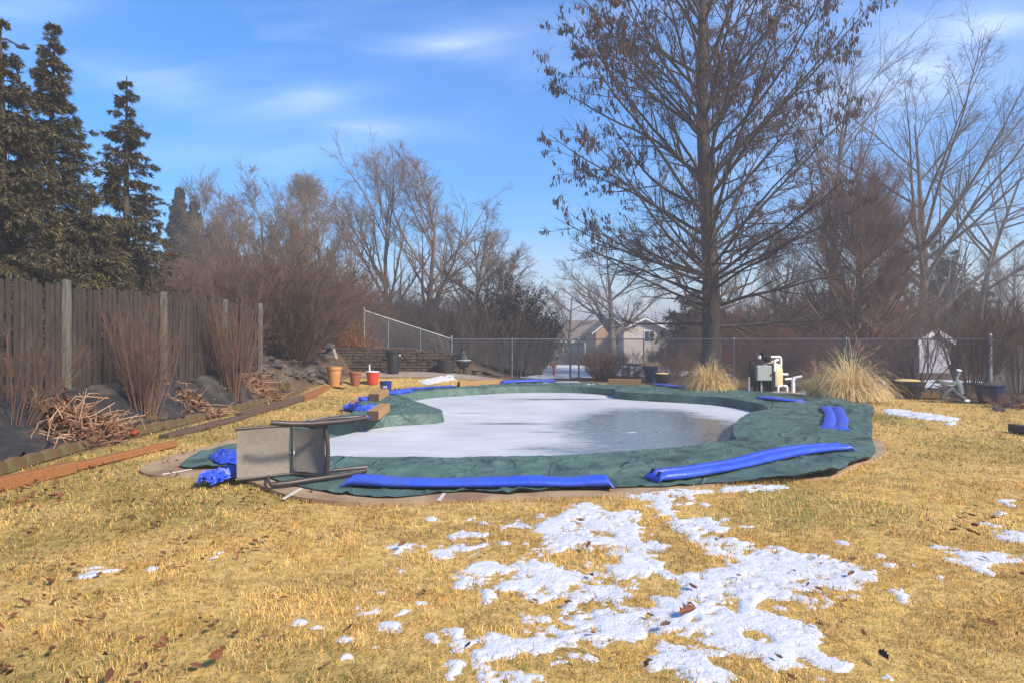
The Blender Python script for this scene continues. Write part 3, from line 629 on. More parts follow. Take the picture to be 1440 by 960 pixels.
path = [g0(-20, 674), g0(60, 648), g0(150, 622), g0(235, 602), g0(300, 586), g0(370, 567), g0(440, 551)]
pp = []
for i in range(len(path) - 1):
    n = max(1, int((path[i + 1] - path[i]).length / .04))
    for k in range(n): pp.append(path[i].lerp(path[i + 1], k / n))
acc = 0; last = pp[0]; logs = 0
for i in range(1, len(pp)):
    acc += (pp[i] - pp[i - 1]).length
    if acc > .33:
        a, b = last, pp[i]; d = (b - a); L = d.length * .97; n = Vector((-d.y, d.x, 0)).normalized(); u = d.normalized(); s = MB(); K = 10; h0 = .10 + rnd.uniform(-.02, .03)
        prof = [(-L / 2, 0)] + [(-L / 2 * math.cos(math.pi * k / K), .04 + h0 * math.sin(math.pi * k / K) ** .7) for k in range(K + 1)] + [(L / 2, 0)]
        c = (a + b) / 2 + n * .02
        for q in (-.045, .045):
            for e, z in prof: s.v.append(tuple(c + u * e + n * (q + rnd.uniform(-.004, .004)) + Vector((0, 0, z))))
        m_ = len(prof); s.f += [tuple(range(m_)), tuple(range(2 * m_ - 1, m_ - 1, -1))] + [(k, m_ + k, m_ + (k + 1) % m_, (k + 1) % m_) for k in range(m_)]
        o = s.build('edging_log', M_moss, None, c); tag(o, 'mossy round topped wooden edging piece in the row behind the bed timbers', 'edging', 'scalloped edging pieces along the fabric bed')
        acc = 0; last = pp[i]

# ------------------------------------------------------------------ patio chair lying on its side
M_alu = mat('bronze_aluminium', (.034, .024, .019), .45, (.055, .040, .032), 12, 4, spec=.5)
M_sling = mat('sling_mesh', (.205, .175, .145), .75, (.25, .215, .175), 26, 3, .35, 240, col3=(.165, .14, .115), scale3=1.3)
Tp, Hp, Fp = Vector((-2.90, 6.70, 0)), Vector((-2.41, 7.02, 0)), Vector((-2.00, 6.86, 0))
ch = thing('patio_chair', 'bronze metal patio chair with taupe sling tipped over on its side', 'chair', (-2.4, 6.9, 0))
z0, z1 = .055, .585
def sheet(a, b, bow, zlo, zhi):
    s = MB(); n, m_ = 14, 10; d = (b - a).normalized(); nn = Vector((d.y, -d.x, 0))
    for side in (0, .006):
        for i in range(n + 1):
            for j in range(m_ + 1):
                t = i / n; q = j / m_; p = a.lerp(b, t) - nn * (bow * math.sin(math.pi * q) * (.4 + .6 * math.sin(math.pi * t))) - nn * side; s.v.append((p.x, p.y, zlo + (zhi - zlo) * q))
    o = (n + 1) * (m_ + 1)
    for i in range(n):
        for j in range(m_):
            k = i * (m_ + 1) + j; s.f += [(k, k + 1, k + m_ + 2, k + m_ + 1), (o + k, o + k + m_ + 1, o + k + m_ + 2, o + k + 1)]
    return s
sheet(Tp + Vector((.015, .01, 0)), Hp + Vector((-.02, -.012, 0)), .03, z0 + .012, z1 - .012).build('back_panel', M_sling, ch, smooth=True)
sheet(Hp + Vector((.02, -.006, 0)), Fp + Vector((-.02, .01, 0)), .035, z0 + .03, z1 - .03).build('seat_panel', M_sling, ch, smooth=True)
for zz, nm in ((z0, 'back_rail'), (z1, 'back_rail')):
    b = MB(); b.tube([(Tp.x, Tp.y, zz), ((Tp.x + Hp.x) / 2 + .01, (Tp.y + Hp.y) / 2 + .02, zz), (Hp.x, Hp.y, zz)], .016, 10); b.build(nm, M_alu, ch, smooth=True)
    b = MB(); b.tube([(Hp.x, Hp.y, zz), ((Fp.x + Hp.x) / 2, (Fp.y + Hp.y) / 2 + .008, zz), (Fp.x, Fp.y, zz)], .015, 10); b.build('seat_rail', M_alu, ch, smooth=True)
MB().tube([(Hp.x, Hp.y - .015, z0 - .01), (Hp.x, Hp.y - .012, z1 + .01)], .014, 10).build('hinge_bar', M_alu, ch, smooth=True)
fr = []
for k in range(9):
    q = k / 8; fr.append((Fp.x + .035 * math.sin(math.pi * q), Fp.y - .012 - .02 * math.sin(math.pi * q), z0 - .02 + (z1 - z0 + .05) * q))
MB().tube(fr, .024, 12).build('front_bar', M_alu, ch, smooth=True)
for zz, dz in ((.066, -.004), (.645, .02)):
    pts = [Vector((-2.43, 6.45, zz + dz * 2)), Vector((-2.27, 6.52, zz + dz)), Vector((-2.10, 6.66, zz)), Vector((-1.92, 6.80, zz)), Vector((-1.78, 6.93, zz)), Vector((-1.62, 7.09, zz + .012))]
    MB().tube(pts, .028, 12).build('leg', M_alu, ch, smooth=True)
    if zz < .3: MB().tube([(-2.43, 6.45, zz + dz * 2), (-2.52, 6.62, zz * .6 + .4 * (z0 if zz < .3 else z1)), (-2.62, 6.90, z0 if zz < .3 else z1)], .014, 8).build('arm_link', M_alu, ch, smooth=True)
    MB().tube([(Hp.x + .05, Hp.y + .02, z0 if zz < .3 else z1), (-2.0, 7.15, zz), (-1.66, 7.34, zz)], .018, 8).build('rear_leg', M_alu, ch, smooth=True)

# ------------------------------------------------------------------ blue water tubes on the cover
M_blue = mat('blue_vinyl', (.024, .066, .50), .40, (.036, .095, .60), 3, 5, .5, 13, spec=.5, coat=.05, col3=(.055, .095, .40), scale3=2.5)
M_black = mat('black_plastic', (.012, .012, .013), .5)
def ztop(p): return float(wr(np.array([p.x]), np.array([p.y]), np.array([.6]))[0])
def water_tube(pts, wid, hgt, label, chambers=1, sag=0.0, valves=True, seed=0, both=False):
    rg = random.Random(seed); P = closed = None
    P = [Vector(p) for p in pts]; n = 60; out = []
    for k in range(n + 1):
        t = k / n * (len(P) - 1); i = min(int(t), len(P) - 2); f = t - i
        p0, p1, p2, p3 = P[max(i - 1, 0)], P[i], P[i + 1], P[min(i + 2, len(P) - 1)]
        out.append(.5 * ((2 * p1) + (p2 - p0) * f + (2 * p0 - 5 * p1 + 4 * p2 - p3) * f * f + (3 * p1 - p0 - 3 * p2 + p3) * f ** 3))
    zs = np.array([q_.z if q_.z > 0 else ztop(q_) for q_ in out]); zs = np.polyval(np.polyfit(np.arange(len(zs)), zs, 1), np.arange(len(zs)))
    base = P[0].copy(); t_ = thing('water_tube', label, 'water tube', base); s = MB(); K = 28
    for k, p in enumerate(out):
        d = (out[min(k + 1, n)] - out[max(k - 1, 0)]).normalized(); nn = Vector((-d.y, d.x, 0)); e = min(k, n - k) / n; fl = float(sm(0, .055, e)); zb = float(zs[k]) + .004
        wob = 1 + (vn(k * .15, seed) - .5) * .16; w = wid * (1.16 - .16 * fl) * wob; h = max(.012, hgt * fl ** .6 * (1 + (float(vn(k * .13, seed + 5)) - .5) * .42))
        for j in range(K):
            a = 2 * math.pi * j / K; cx_ = math.copysign(abs(math.cos(a)) ** .85, math.cos(a)); q = math.sin(a)
            zz = h * .5 + h * .5 * math.copysign(abs(q) ** .8, q)
            if chambers == 2 and q > 0: zz -= h * .62 * fl * math.exp(-(cx_ / .20) ** 2)
            pt = p + nn * (cx_ * w / 2); s.v.append((pt.x, pt.y, zb + .004 + zz + (rg.uniform(-1, 1) * .0008 if fl > .9 else rg.uniform(-1, 1) * .003)))
    for k in range(n):
        for j in range(K): s.f.append((k * K + j, (k + 1) * K + j, (k + 1) * K + (j + 1) % K, k * K + (j + 1) % K))
    s.f.append(tuple(range(K))); s.f.append(tuple(n * K + j for j in range(K - 1, -1, -1)))
    s.build('tube_body', M_blue, t_, smooth=True)
    for kk in ((3, n - 3) if both else (3,)) if valves else ():
        p = out[kk]; d = (out[kk + 1] - out[kk - 1]).normalized(); nn = Vector((-d.y, d.x, 0))
        for sgn in (-1, 1):
            c = p + nn * sgn * wid * .26; zb = zs[kk] + hgt * .62
            MB().lathe([(.030, 0), (.030, .022), (.022, .026), (.022, .046), (.017, .05)], (c.x, c.y, zb), 12).build('valve', M_black, t_, smooth=True)
    return t_
def G(px, py, z=.0): v = g0(px, py, .03); v.z = z; return v
water_tube([G(489, 681), G(560, 684.5), G(680, 685), G(790, 684), G(861, 684)], .25, .085, 'long full blue water tube lying along the near edge of the green cover', seed=1)
water_tube([G(916, 676), G(960, 672), G(1040, 657), G(1110, 642), G(1160, 634.5), G(1189, 632)], .30, .095, 'long twin chambered blue water tube angled across the right side of the cover', 2, seed=2)
water_tube([G(1168, 574), G(1173, 582), G(1176, 592), G(1173, 605)], .40, .06, 'short flat twin blue water tube curving across the right corner of the cover', 2, seed=3)
water_tube([G(921, 541.5), G(945, 544), G(970, 546.8), G(996, 549.5)], .34, .06, 'slack blue water tube on the far cover edge in front of the first grass clump', seed=4)
water_tube([G(1068, 561), G(1090, 563), G(1127, 566)], .34, .07, 'crumpled blue water tube on the cover edge in front of the pump', seed=5)
water_tube([G(556, 552), G(580, 549), G(610, 546), G(637, 544)], .30, .05, 'thin slack blue water tube on the far left cover edge beyond the bucket', seed=6)
water_tube([G(703, 540), G(730, 538.5), G(780, 537)], .32, .11, 'blue water tube at the farthest cover edge beside the tan plank', seed=7)
water_tube([G(440, 604), G(470, 599), G(492, 596), G(515, 591)], .30, .05, 'flattened blue water tube lying just behind the tipped chair', seed=8)
def crumple(pts, label, w=.34, hz=.09, seed=0):          # an emptied, folded tube
    rg = np.random.default_rng(seed); P = [g0(a, b, .04) for a, b in pts]; n = 46; m_ = 18; V = []
    for i in range(n + 1):
        t = i / n * (len(P) - 1); k = min(int(t), len(P) - 2); f = t - k; p = P[k].lerp(P[k + 1], f * f * (3 - 2 * f)); d = (P[k + 1] - P[k]).normalized(); nn = Vector((-d.y, d.x, 0))
        for j in range(m_ + 1):
            q = j / m_ - .5; ww = w * (.75 + .7 * float(vn(i * .17, seed))); e = 1 - abs(2 * q)
            r = abs(float(fbm(np.array(i * .10 + j * .05), np.array(j * .55 - i * .05), seed, 3)) * 2 - 1); rid = (1 - r) ** 3
            pt = p + nn * (q * ww) + d * (float(vn(j * .5, i * .11, seed + 3)) - .5) * .14; V.append((pt.x, pt.y, .035 + ztop(p) * .8 + (rid * hz + .01) * min(1, e * 3)))
    top = len(V); V += [(a, b, max(c - .03, .015)) for a, b, c in V]; Fs = []
    for i in range(n):
        for j in range(m_):
            k = i * (m_ + 1) + j; Fs += [(k, k + m_ + 1, k + m_ + 2, k + 1), (top + k, top + k + 1, top + k + m_ + 2, top + k + m_ + 1)]
    s = MB(); s.v = V; s.f = Fs; o = s.build('empty_water_tube', M_blue, None, tuple(P[0]), smooth=True); return tag(o, label, 'water tube')
crumple([(285, 680), (300, 675), (318, 671), (350, 664)], 'crumpled empty blue water tube on the deck left of the tipped chair', .24, .055, 11)
crumple([(314, 641), (326, 650), (345, 653)], 'folded scrap of blue vinyl half hidden behind the tipped chair back', .32, .05, 12)
crumple([(494, 574), (508, 579), (528, 577)], 'bunched empty blue water tube between the two wooden blocks', .32, .08, 13)
crumple([(508, 563.5), (516, 564), (527, 562)], 'small wad of blue vinyl left of the farther wooden block', .26, .06, 14)
crumple([(541, 555), (556, 553.5), (572, 551)], 'twisted empty blue water tube beside the blue bucket', .28, .06, 15)
# cut blocks weighing the cover down
def block(a, b, w, h, label, m=M_tan, endm=M_endg):
    return timber(a, b, w, h, m, label, endm, None, 'wooden_block')
block(g0(524.5, 590, .06) + Vector((0, 0, -.0)), g0(541, 578, .06), .22, .17, 'nearer tan sawn wooden block weighing down the cover beside the chair')
block(g0(526, 564, .05), g0(540, 556.5, .05), .26, .19, 'farther tan sawn wooden block weighing down the cover near the blue bucket')
block(g0(645, 543.3, .03), g0(704, 539.6, .03), .12, .17, 'long tan plank on the far cover edge before the stone wall')
block(g0(901, 541.6, .03), g0(856, 540.3, .03), .16, .20, 'orange brown timber on the far cover edge below the broom shaped shrub')
block(g0(1423, 606), g0(1470, 613), .16, .13, 'dark brown timber lying on the lawn at the right picture edge', M_brown)

# ------------------------------------------------------------------ chain link fence
M_galv = mat('galvanised_steel', (.30, .305, .31), .5, (.22, .225, .225), 6, 4, metal=.6)
M_wire = mat('galvanised_wire', (.24, .245, .25), .5, metal=.6)
clf = thing('chain_link_fence', 'grey chain link fence with steel posts and top rail running behind the pool', 'fence', (2.3, 26, 0))
def line_pt(px):                                  # on the far fence line below a given photo column
    k = (px - CX) / F
    if k * 26 < 2.31: return Vector((k * 26, 26, 0))
    y = (26 + 2.31 * 9 / 10.39) / (1 + k * 9 / 10.39); return Vector((k * y, y, 0))
corner = line_pt(1392); pA = line_pt(635); pB = Vector((2.31, 26, 0))
hillp = at(512, 437, 25); hill0 = Vector((hillp.x, 25, 1.2)); right1 = Vector((16.4, 20.2, 0)); right2 = Vector((24, 27, 0))
def rz(p): return 1.5 + 3.2 / F * p.y
runs = [([hill0, pA], [2.70, rz(pA)], [1.25, 1.0]), ([pA, pB], [rz(pA), rz(pB)], [.75, .02]), ([pB, corner], [rz(pB), rz(corner)], [.02, .02]), ([corner, right1], [rz(corner), 1.27], [.02, .0]), ([right1, right2], [1.27, .9], [0, -.2])]
wire = [[], []]
for (a, b), (za, zb), (ga, gb) in runs:
    MB().tube([(a.x, a.y, za), (b.x, b.y, zb)], .021, 8).build('top_rail', M_galv, clf, smooth=True)
    L = (b - a).length; p = .075; n = int(L / p) + 1
    def at_(s, q):
        t = s / L; lo = ga + (gb - ga) * t; hi = za + (zb - za) * t; v = a.lerp(b, t); return (v.x, v.y, lo + (hi - lo) * q)
    hgt = za - ga
    for i in range(-int(hgt / p), n):
        for sg in (1, -1):
            s0 = i * p; s1 = s0 + hgt; q0, q1 = 0, 1
            if s0 < 0: q0 = -s0 / hgt; s0 = 0
            if s1 > L: q1 = q1 - (s1 - L) / hgt; s1 = L
            if q1 <= q0: continue
            wire[0].append(at_(s0, q0 if sg > 0 else 1 - q0)); wire[1].append(at_(s1, q1 if sg > 0 else 1 - q1))
wP = np.stack([np.array(wire[0]), np.array(wire[1])], 1); wV, wF = tubes(wP, np.full(wP.shape[:2], .0028), 3)
npobj('wire_mesh', wV, wF, M_wire, clf)
def fpost(p, top, r, z=0):
    t = MB().tube([(p.x, p.y, z - .1), (p.x, p.y, top)], r, 12); t.lathe([(r * 1.25, top - .01), (r * 1.2, top + .02), (r * .7, top + .055), (.004, top + .07)], (p.x, p.y, 0), 12); t.build('post', M_galv, clf, smooth=True)
fpost(hill0, 2.76, .035, 1.1); fpost(pA, rz(pA) + .08, .045, .3)
for px in (545, 590): 
    t = (px - 512) / (635 - 512); q = hill0.lerp(pA, t); fpost(q, 2.70 + (rz(pA) - 2.70) * t, .025, .8)
for px in (720, 802, 814, 905, 1032, 1190): q = line_pt(px); fpost(q, rz(q) - .01, .038 if 800 < px < 815 else .026)
fpost(corner, rz(corner) + .09, .055); fpost(right1, 1.30, .03)
for zz in (.55, 1.0, 1.42): MB().lathe([(.064, 0), (.066, .02), (.064, .04)], (corner.x, corner.y, zz), 12).build('tension_band', M_galv, clf, smooth=True)

# ------------------------------------------------------------------ pool filter and pump
pf = gp(1085, 551); pfY = pf.y; pfx = lambda px: (px - CX) / F * pfY; pfz = lambda py: CH - (py - CY) / F * pfY
M_gray = mat('grey_cabinet', (.30, .31, .30), .55, (.36, .37, .355), 8)
M_cream = mat('cream_tank', (.62, .50, .30), .4, (.68, .57, .37), 3, 4)
M_pvc = mat('white_pvc', (.78, .77, .74), .4)
flt = thing('pool_filter', 'cream pool sand filter with grey control box and white pipes by the fence', 'pool equipment', (pfx(1085), pfY, float(H(pfx(1085), pfY))))
Zb0 = float(H(pfx(1085), pfY))
R = .33; MB().lathe([(.20, .14), (.30, .17), (R, .24), (R, .62), (.32, .70), (.27, .80), (.17, .87), (.09, .90), (.09, .94)], (pfx(1086), pfY + .1, Zb0), 32).build('tank', M_cream, flt, smooth=True)
MB().lathe([(.30, 0), (.31, .04), (.25, .14), (.22, .17)], (pfx(1086), pfY + .1, Zb0), 28).build('tank_base', M_black, flt, smooth=True)
v = MB(); v.lathe([(.10, .90), (.12, .93), (.12, 1.02), (.10, 1.04)], (pfx(1080), pfY + .05, Zb0), 16); v.box((pfx(1077), pfY + .02, Zb0 + 1.10), (.26, .2, .16), .1, .02); v.box((pfx(1077), pfY + .02, Zb0 + 1.205), (.18, .10, .04), .1, .01); v.build('valve_head', M_black, flt, smooth=True)
MB().lathe([(.05, -.05), (.055, 0), (.05, .05)], (pfx(1068), pfY, Zb0 + 1.04), 12).build('sight_glass', M_pvc, flt, smooth=True)
cx_, cz0, cz1 = pfx(1068), pfz(534), pfz(513)
w_ = pfx(1079.5) - pfx(1058.5); cab = MB(); cab.box((cx_, pfY - .28, (cz0 + cz1) / 2), (w_, .16, cz1 - cz0), .06, .015); c_ = cab.build('control_box', M_gray, flt)
lid = MB(); lid.box((cx_ + .002, pfY - .365, (cz0 + cz1) / 2), (w_ * .93, .012, (cz1 - cz0) * .92), .06, .004); lid.build('door_panel', M_gray, c_)
hinge = MB(); hinge.box((cx_ + w_ * .44, pfY - .375, (cz0 + cz1) / 2 - .05), (.02, .014, .07), .06, .003); hinge.build('latch', M_black, c_)
MB().box((pfx(1081), pfY - .16, (Zb0 + cz1) / 2 + .05), (.14, .32, cz1 - Zb0 - .02), .06, .02).build('heater_side', M_black, flt)
MB().box((pfx(1068), pfY - .1, Zb0 + .28), (.42, .2, .5), .06, .03).build('pump_body', M_black, flt)
for px in (1049, 1066):
    MB().box((pfx(px), pfY - .24, Zb0 + .23), (.045, .045, .46), 0, .006).build('leg', M_gray, flt)
for zz in (pfz(516.5), pfz(531.5)):
    MB().lathe([(.02, -.05), (.072, -.045), (.078, 0), (.07, .05), (.02, .055)], (0, 0, 0), 16).build('meter', M_gray, flt, smooth=True).location = (pfx(1051) - pfx(1085), -.3, zz - Zb0)
MB().box((pfx(1053.5), pfY - .2, Zb0 + .52), (.10, .12, .72), 0, .01).build('conduit_board', M_black, flt)
def pipe(pts, r=.036): 
    P = [Vector(p) for p in pts]; out = [P[0]]
    for i in range(1, len(P) - 1):
        a = (P[i - 1] - P[i]).normalized(); b = (P[i + 1] - P[i]).normalized(); rr = min(.07, (P[i - 1] - P[i]).length * .4, (P[i + 1] - P[i]).length * .4)
        for t in (0, .25, .5, .75, 1): out.append((P[i] + a * rr) * (1 - t) ** 2 + P[i] * 2 * t * (1 - t) + (P[i] + b * rr) * t * t)
    return MB().tube(out + [P[-1]], r, 12)
q = lambda px, py, dy=0: (pfx(px), pfY + dy, pfz(py))
for pts in ([q(1082, 501.5), q(1098, 501.5), q(1098, 524), q(1101, 526), q(1108, 526)], [q(1083, 521, -.3), q(1083, 506.5, -.3), q(1092, 505.5, -.1)], [q(1088, 551, -.3), q(1088, 541.5, -.3), q(1097, 541, -.2)],
            [q(1101.5, 550, -.25), q(1101.5, 541.5, -.25), q(1096.5, 541.5, -.25)], [q(1110.5, 552, -.2), q(1110.5, 530.5, -.2), q(1122.5, 528, -.25)], [q(1113.8, 552, -.12), q(1113.8, 535, -.12), q(1119, 533, .1)], [q(1104, 533, 0), q(1114, 532, 0)]):
    pipe(pts).build('pipe', M_pvc, flt, smooth=True)
cp = MB(); cp.lathe([(.05, -.05), (.058, -.03), (.058, .03), (.05, .05)], (0, 0, 0), 14); o = cp.build('pipe_cap', M_pvc, flt, smooth=True); o.location = Vector(q(1122, 528, -.25)) - WORLD[flt.name]; o.rotation_euler = (0, 1.5, 0)
MB().box((pfx(1107), pfY + .12, Zb0 + .25), (.3, .24, .22), 0, .05).build('motor', M_black, flt)
MB().box((pfx(1077), pfY - .1, Zb0 + .02), (1.15, .75, .04), 0, .01).build('pad', mat('grey_pad', (.3, .27, .23), .9, (.22, .19, .16), 6), flt)

hx0 = lambda px, d: (px - CX) / F * d
# ------------------------------------------------------------------ pots, planters, bins
M_terra = mat('terracotta', (.26, .085, .040), .8, (.33, .12, .06), 5, 6, .15)
M_orpot = mat('orange_plastic', (.48, .23, .075), .6, (.54, .28, .10), 5, 6)
M_soil = mat('soil', (.04, .03, .02), .95, (.08, .055, .035), 20, 6, .6)
M_straw = mat('straw', (.48, .35, .13), .85, (.62, .47, .20), 6)
M_navy = mat('navy_glaze', (.010, .016, .045), .22, (.018, .028, .075), 4, 5, spec=.6)
M_bluegl = mat('blue_glaze', (.012, .035, .075), .2, (.02, .06, .12), 4, 5, spec=.6)
M_dkpl = mat('dark_planter', (.014, .013, .012), .6, (.024, .022, .020), 6)
M_bin = mat('charcoal_bin', (.016, .018, .020), .55, (.024, .026, .028), 6)
def potprof(r, h, lip=.03): return [(r * .66, 0), (r * .70, .01), (r * .94, h - lip * 2.2), (r * 1.06, h - lip * 2.1), (r * 1.08, h - .004), (r * 1.0, h), (r * .95, h - .01), (r * .93, h - .06)]
def pot(px, pyb, pyt, pxw, m, label, cat='plant pot', name='plant_pot', soil=True, ratio=1.0):
    b = gp(px, pyb); r = pxw / F * b.y / 2; h = (pyb - pyt) / F * b.y; t = thing(name, label, cat, b)
    MB().lathe(potprof(r / 1.07, h, h * .07), b, 28).build('pot', m, t, smooth=True)
    if soil: MB().lathe([(.0, 0), (r * .86, -.0)], (b.x, b.y, b.z + h - .05), 20, False).build('soil', M_soil, t)
    return t, b, r, h
def sprigs(t, b, r, z, n, h, seed, m, spread=.8, rad=.003, name='dry_stems', lean=(0, 0)):
    st, tw = bush(seed, n, h, spread, r * .7, rad, 3, 3, .08, 0.0, .1, lean, .3, rad * .5)
    for V in (st[0], tw[0]): V += np.array([b.x, b.y, z])
    return npobj(name, *merge(st, tw), m, t)
M_drytwig = mat('dry_brown_stem', (.16, .09, .05), .9, (.26, .16, .09), 8)
t, b, r, h = pot(470, 543, 515, 22, M_orpot, 'orange plastic pot holding dry stems at the end of the bed timbers'); sprigs(t, b, r, b.z + h - .08, 40, .55, 3, M_drytwig)
MB().lathe([(r * .9, 0), (r * 1.05, .02), (r * 1.02, .035), (r * .3, .03)], (b.x + r * .8, b.y - .1, b.z), 20).build('saucer', M_orpot, t, smooth=True)
pot(499.5, 542, 522, 18, M_terra, 'dark terracotta pot standing between the orange pot and the red bucket')
def bucket(px, pyb, pyt, w, m, label, rimc=None):
    b = gp(px, pyb); r = w / F * b.y / 2; h = (pyb - pyt) / F * b.y; t = thing('bucket', label, 'bucket', b)
    MB().lathe([(r * .80, 0), (r * .82, .005), (r * .95, h - .07), (r, h - .07), (r, h - .05), (r * .97, h - .045), (r * .98, h - .015), (r * 1.03, h - .012), (r * 1.03, h), (r * .95, h), (r * .78, .02)], b, 28).build('body', m, t, smooth=True)
    pts = [(b.x + r * 1.04 * math.cos(a), b.y - r * .25 * math.sin(a) - .02, b.z + h - .05 - r * .9 * math.sin(a)) for a in np.linspace(0, math.pi, 14)]
    MB().tube(pts, .004, 6).build('handle', M_galv, t, smooth=True); return t, b, r, h
M_red = mat('red_plastic', (.52, .045, .025), .4, (.60, .07, .04), 5)
M_bbk = mat('blue_bucket', (.012, .026, .17), .4, (.018, .035, .22), 6)
M_wht = mat('white_paint', (.75, .74, .72), .5)
t, b, r, h = bucket(524, 540, 522.5, 18, M_red, 'round bright red bucket with a white rim and upright stick')
MB().lathe([(r * 1.05, h - .01), (r * 1.10, h), (r * 1.08, h + .015), (r * .2, h + .035)], b, 24).build('lid', M_wht, t, smooth=True)
MB().tube([(b.x - .10, b.y, b.z + h), (b.x - .11, b.y, b.z + h + .25)], .022, 8).build('stick', M_wht, t, smooth=True)
t, b, r, h = bucket(542.5, 552, 535.5, 17, M_bbk, 'dark blue plastic bucket with white lettering beside the cover')
lg = MB()
for k, (u0, z0_, w, hh) in enumerate(((-.11, .17, .02, .07), (-.085, .14, .05, .016), (-.05, .15, .016, .07), (-.02, .15, .016, .07), (-.035, .18, .04, .014), (.01, .15, .016, .075), (.03, .15, .04, .014), (.055, .15, .015, .075), (-.01, .10, .12, .02))):
    aa = [-math.pi / 2 + (u0 + e * w) / r for e in (0, .5, 1)]; rr = lambda z: r * (.815 + .135 * z / (h - .07)) + .003
    kb = len(lg.v)
    for z in (z0_, z0_ + hh):
        for a in aa: lg.v.append((b.x + rr(z) * math.cos(a), b.y + rr(z) * math.sin(a), b.z + z))
    lg.f += [(kb, kb + 1, kb + 4, kb + 3), (kb + 1, kb + 2, kb + 5, kb + 4)]
lg.build('lettering', M_wht, t)
# bin
b = gp(553, 525); r = 9.3 / F * b.y; h = 32 / F * b.y; t = thing('trash_can', 'black plastic dustbin standing before the stone retaining wall', 'bin', b)
MB().lathe([(r * .80, 0), (r * .83, .02), (r * .96, h * .86), (r * 1.02, h * .87), (r * 1.05, h * .93), (r * 1.0, h * .94)], b, 28).build('body', M_bin, t, smooth=True)
MB().lathe([(r * 1.08, h * .92), (r * 1.08, h * .955), (r * .9, h * .985), (r * .25, h), (0, h)], b, 28, False).build('lid', M_bin, t, smooth=True)
for s in (-1, 1): MB().box((b.x + s * r * 1.02, b.y - .03, b.z + h * .8), (.05, .10, .06), 0, .012).build('handle', M_wht if s > 0 else M_bin, t)
# half barrel tub, fire pit
b = Vector((hx0(627, 23.9), 23.9, float(H(hx0(627, 23.9), 23.9)))); r = 12.5 / F * b.y; h = 19 / F * b.y; t = thing('tub', 'low black round tub on the patio next to the fire pit', 'tub', b)
MB().lathe([(r * .82, 0), (r * .98, h * .5), (r, h), (r * .93, h), (r * .9, h * .6)], b, 26).build('body', M_bin, t, smooth=True)
MB().lathe([(r * 1.0, h * .80), (r * 1.03, h * .84), (r * 1.0, h * .88)], b, 26).build('hoop', M_dkpl, t, smooth=True)
b = Vector((hx0(651, 24.1), 24.1, float(H(hx0(651, 24.1), 24.1)))); sc_ = b.y / F; t = thing('fire_pit', 'dark bulbous chiminea with a narrow neck standing on an iron stand', 'chiminea', b)
MB().lathe([(3 * sc_, 8 * sc_), (8 * sc_, 11 * sc_), (10.5 * sc_, 17 * sc_), (10 * sc_, 22 * sc_), (7 * sc_, 27 * sc_), (4 * sc_, 30 * sc_), (3.2 * sc_, 35 * sc_), (4.2 * sc_, 36 * sc_), (3 * sc_, 36.2 * sc_)], b, 24).build('body', M_dkpl, t, smooth=True)
MB().lathe([(10.9 * sc_, 19.2 * sc_), (11.2 * sc_, 20 * sc_), (10.9 * sc_, 20.8 * sc_)], b, 24).build('band', M_gray, t, smooth=True)
for a in (-2.2, -.9, 1.5): MB().tube([(b.x + 6 * sc_ * math.cos(a), b.y + 6 * sc_ * math.sin(a), b.z + 11 * sc_), (b.x + 8.5 * sc_ * math.cos(a), b.y + 8.5 * sc_ * math.sin(a), b.z)], .03, 8).build('leg', M_dkpl, t, smooth=True)
# glazed pots by the fence
def roundpot(px, pyb, pyt, w, m, label, prof, top=None, topm=None, sq=0):
    b = gp(px, pyb); s = w / F * b.y / 2; h = (pyb - pyt) / F * b.y; t = thing('planter', label, 'planter', b)
    MB().lathe([(r_ * s, z_ * h) for r_, z_ in prof], b, 32, True, sq).build('pot', m, t, smooth=True)
    if topm: MB().lathe([(.9 * s, h * .97), (.7 * s, h * 1.06), (.2 * s, h * 1.1), (0, h * 1.1)], b, 20, False).build('mulch', topm, t, smooth=True)
    return t, b, s, h
pb = gp(914, 540); 
t, b, s, h = roundpot(914.5, 537, 514, 20, M_bluegl, 'tall tapered blue glazed planter with straw top on a pale pedestal', [(.55, .0), (.62, .03), (.95, .78), (1.0, .86), (1.06, .9), (1.06, 1.0), (.95, 1.0), (.92, .95)], None, M_straw)
sprigs(t, b, s, b.z + h, 60, .22, 5, M_straw, 1.3, .006)
MB().lathe([(.6 * s, -.25), (.62 * s, -.02), (.5 * s, -.001)], b, 16).build('pedestal', M_conc, t, smooth=True)
roundpot(931, 540, 525, 22, M_dkpl, 'low black bowl planter with straw top right of the tall blue planter', [(.6, 0), (.85, .3), (1, .75), (1.02, .8), (1.04, 1), (.95, 1), (.92, .9)], None, M_straw)
roundpot(1276, 560, 535, 40, M_dkpl, 'wide black tub planter with tan top by the leaning straw grass', [(.74, 0), (.80, .04), (.95, .70), (1.0, .74), (1.03, .98), (1.0, 1.0), (.95, 1)], None, M_straw)
t, b, s, h = roundpot(1392, 565.5, 540, 36, M_navy, 'large navy glazed pot with dead leaves near the fence corner', [(.66, 0), (.72, .03), (.92, .5), (.97, .85), (1.03, .88), (1.05, .97), (1.0, 1.0), (.92, .97)], None, M_soil)
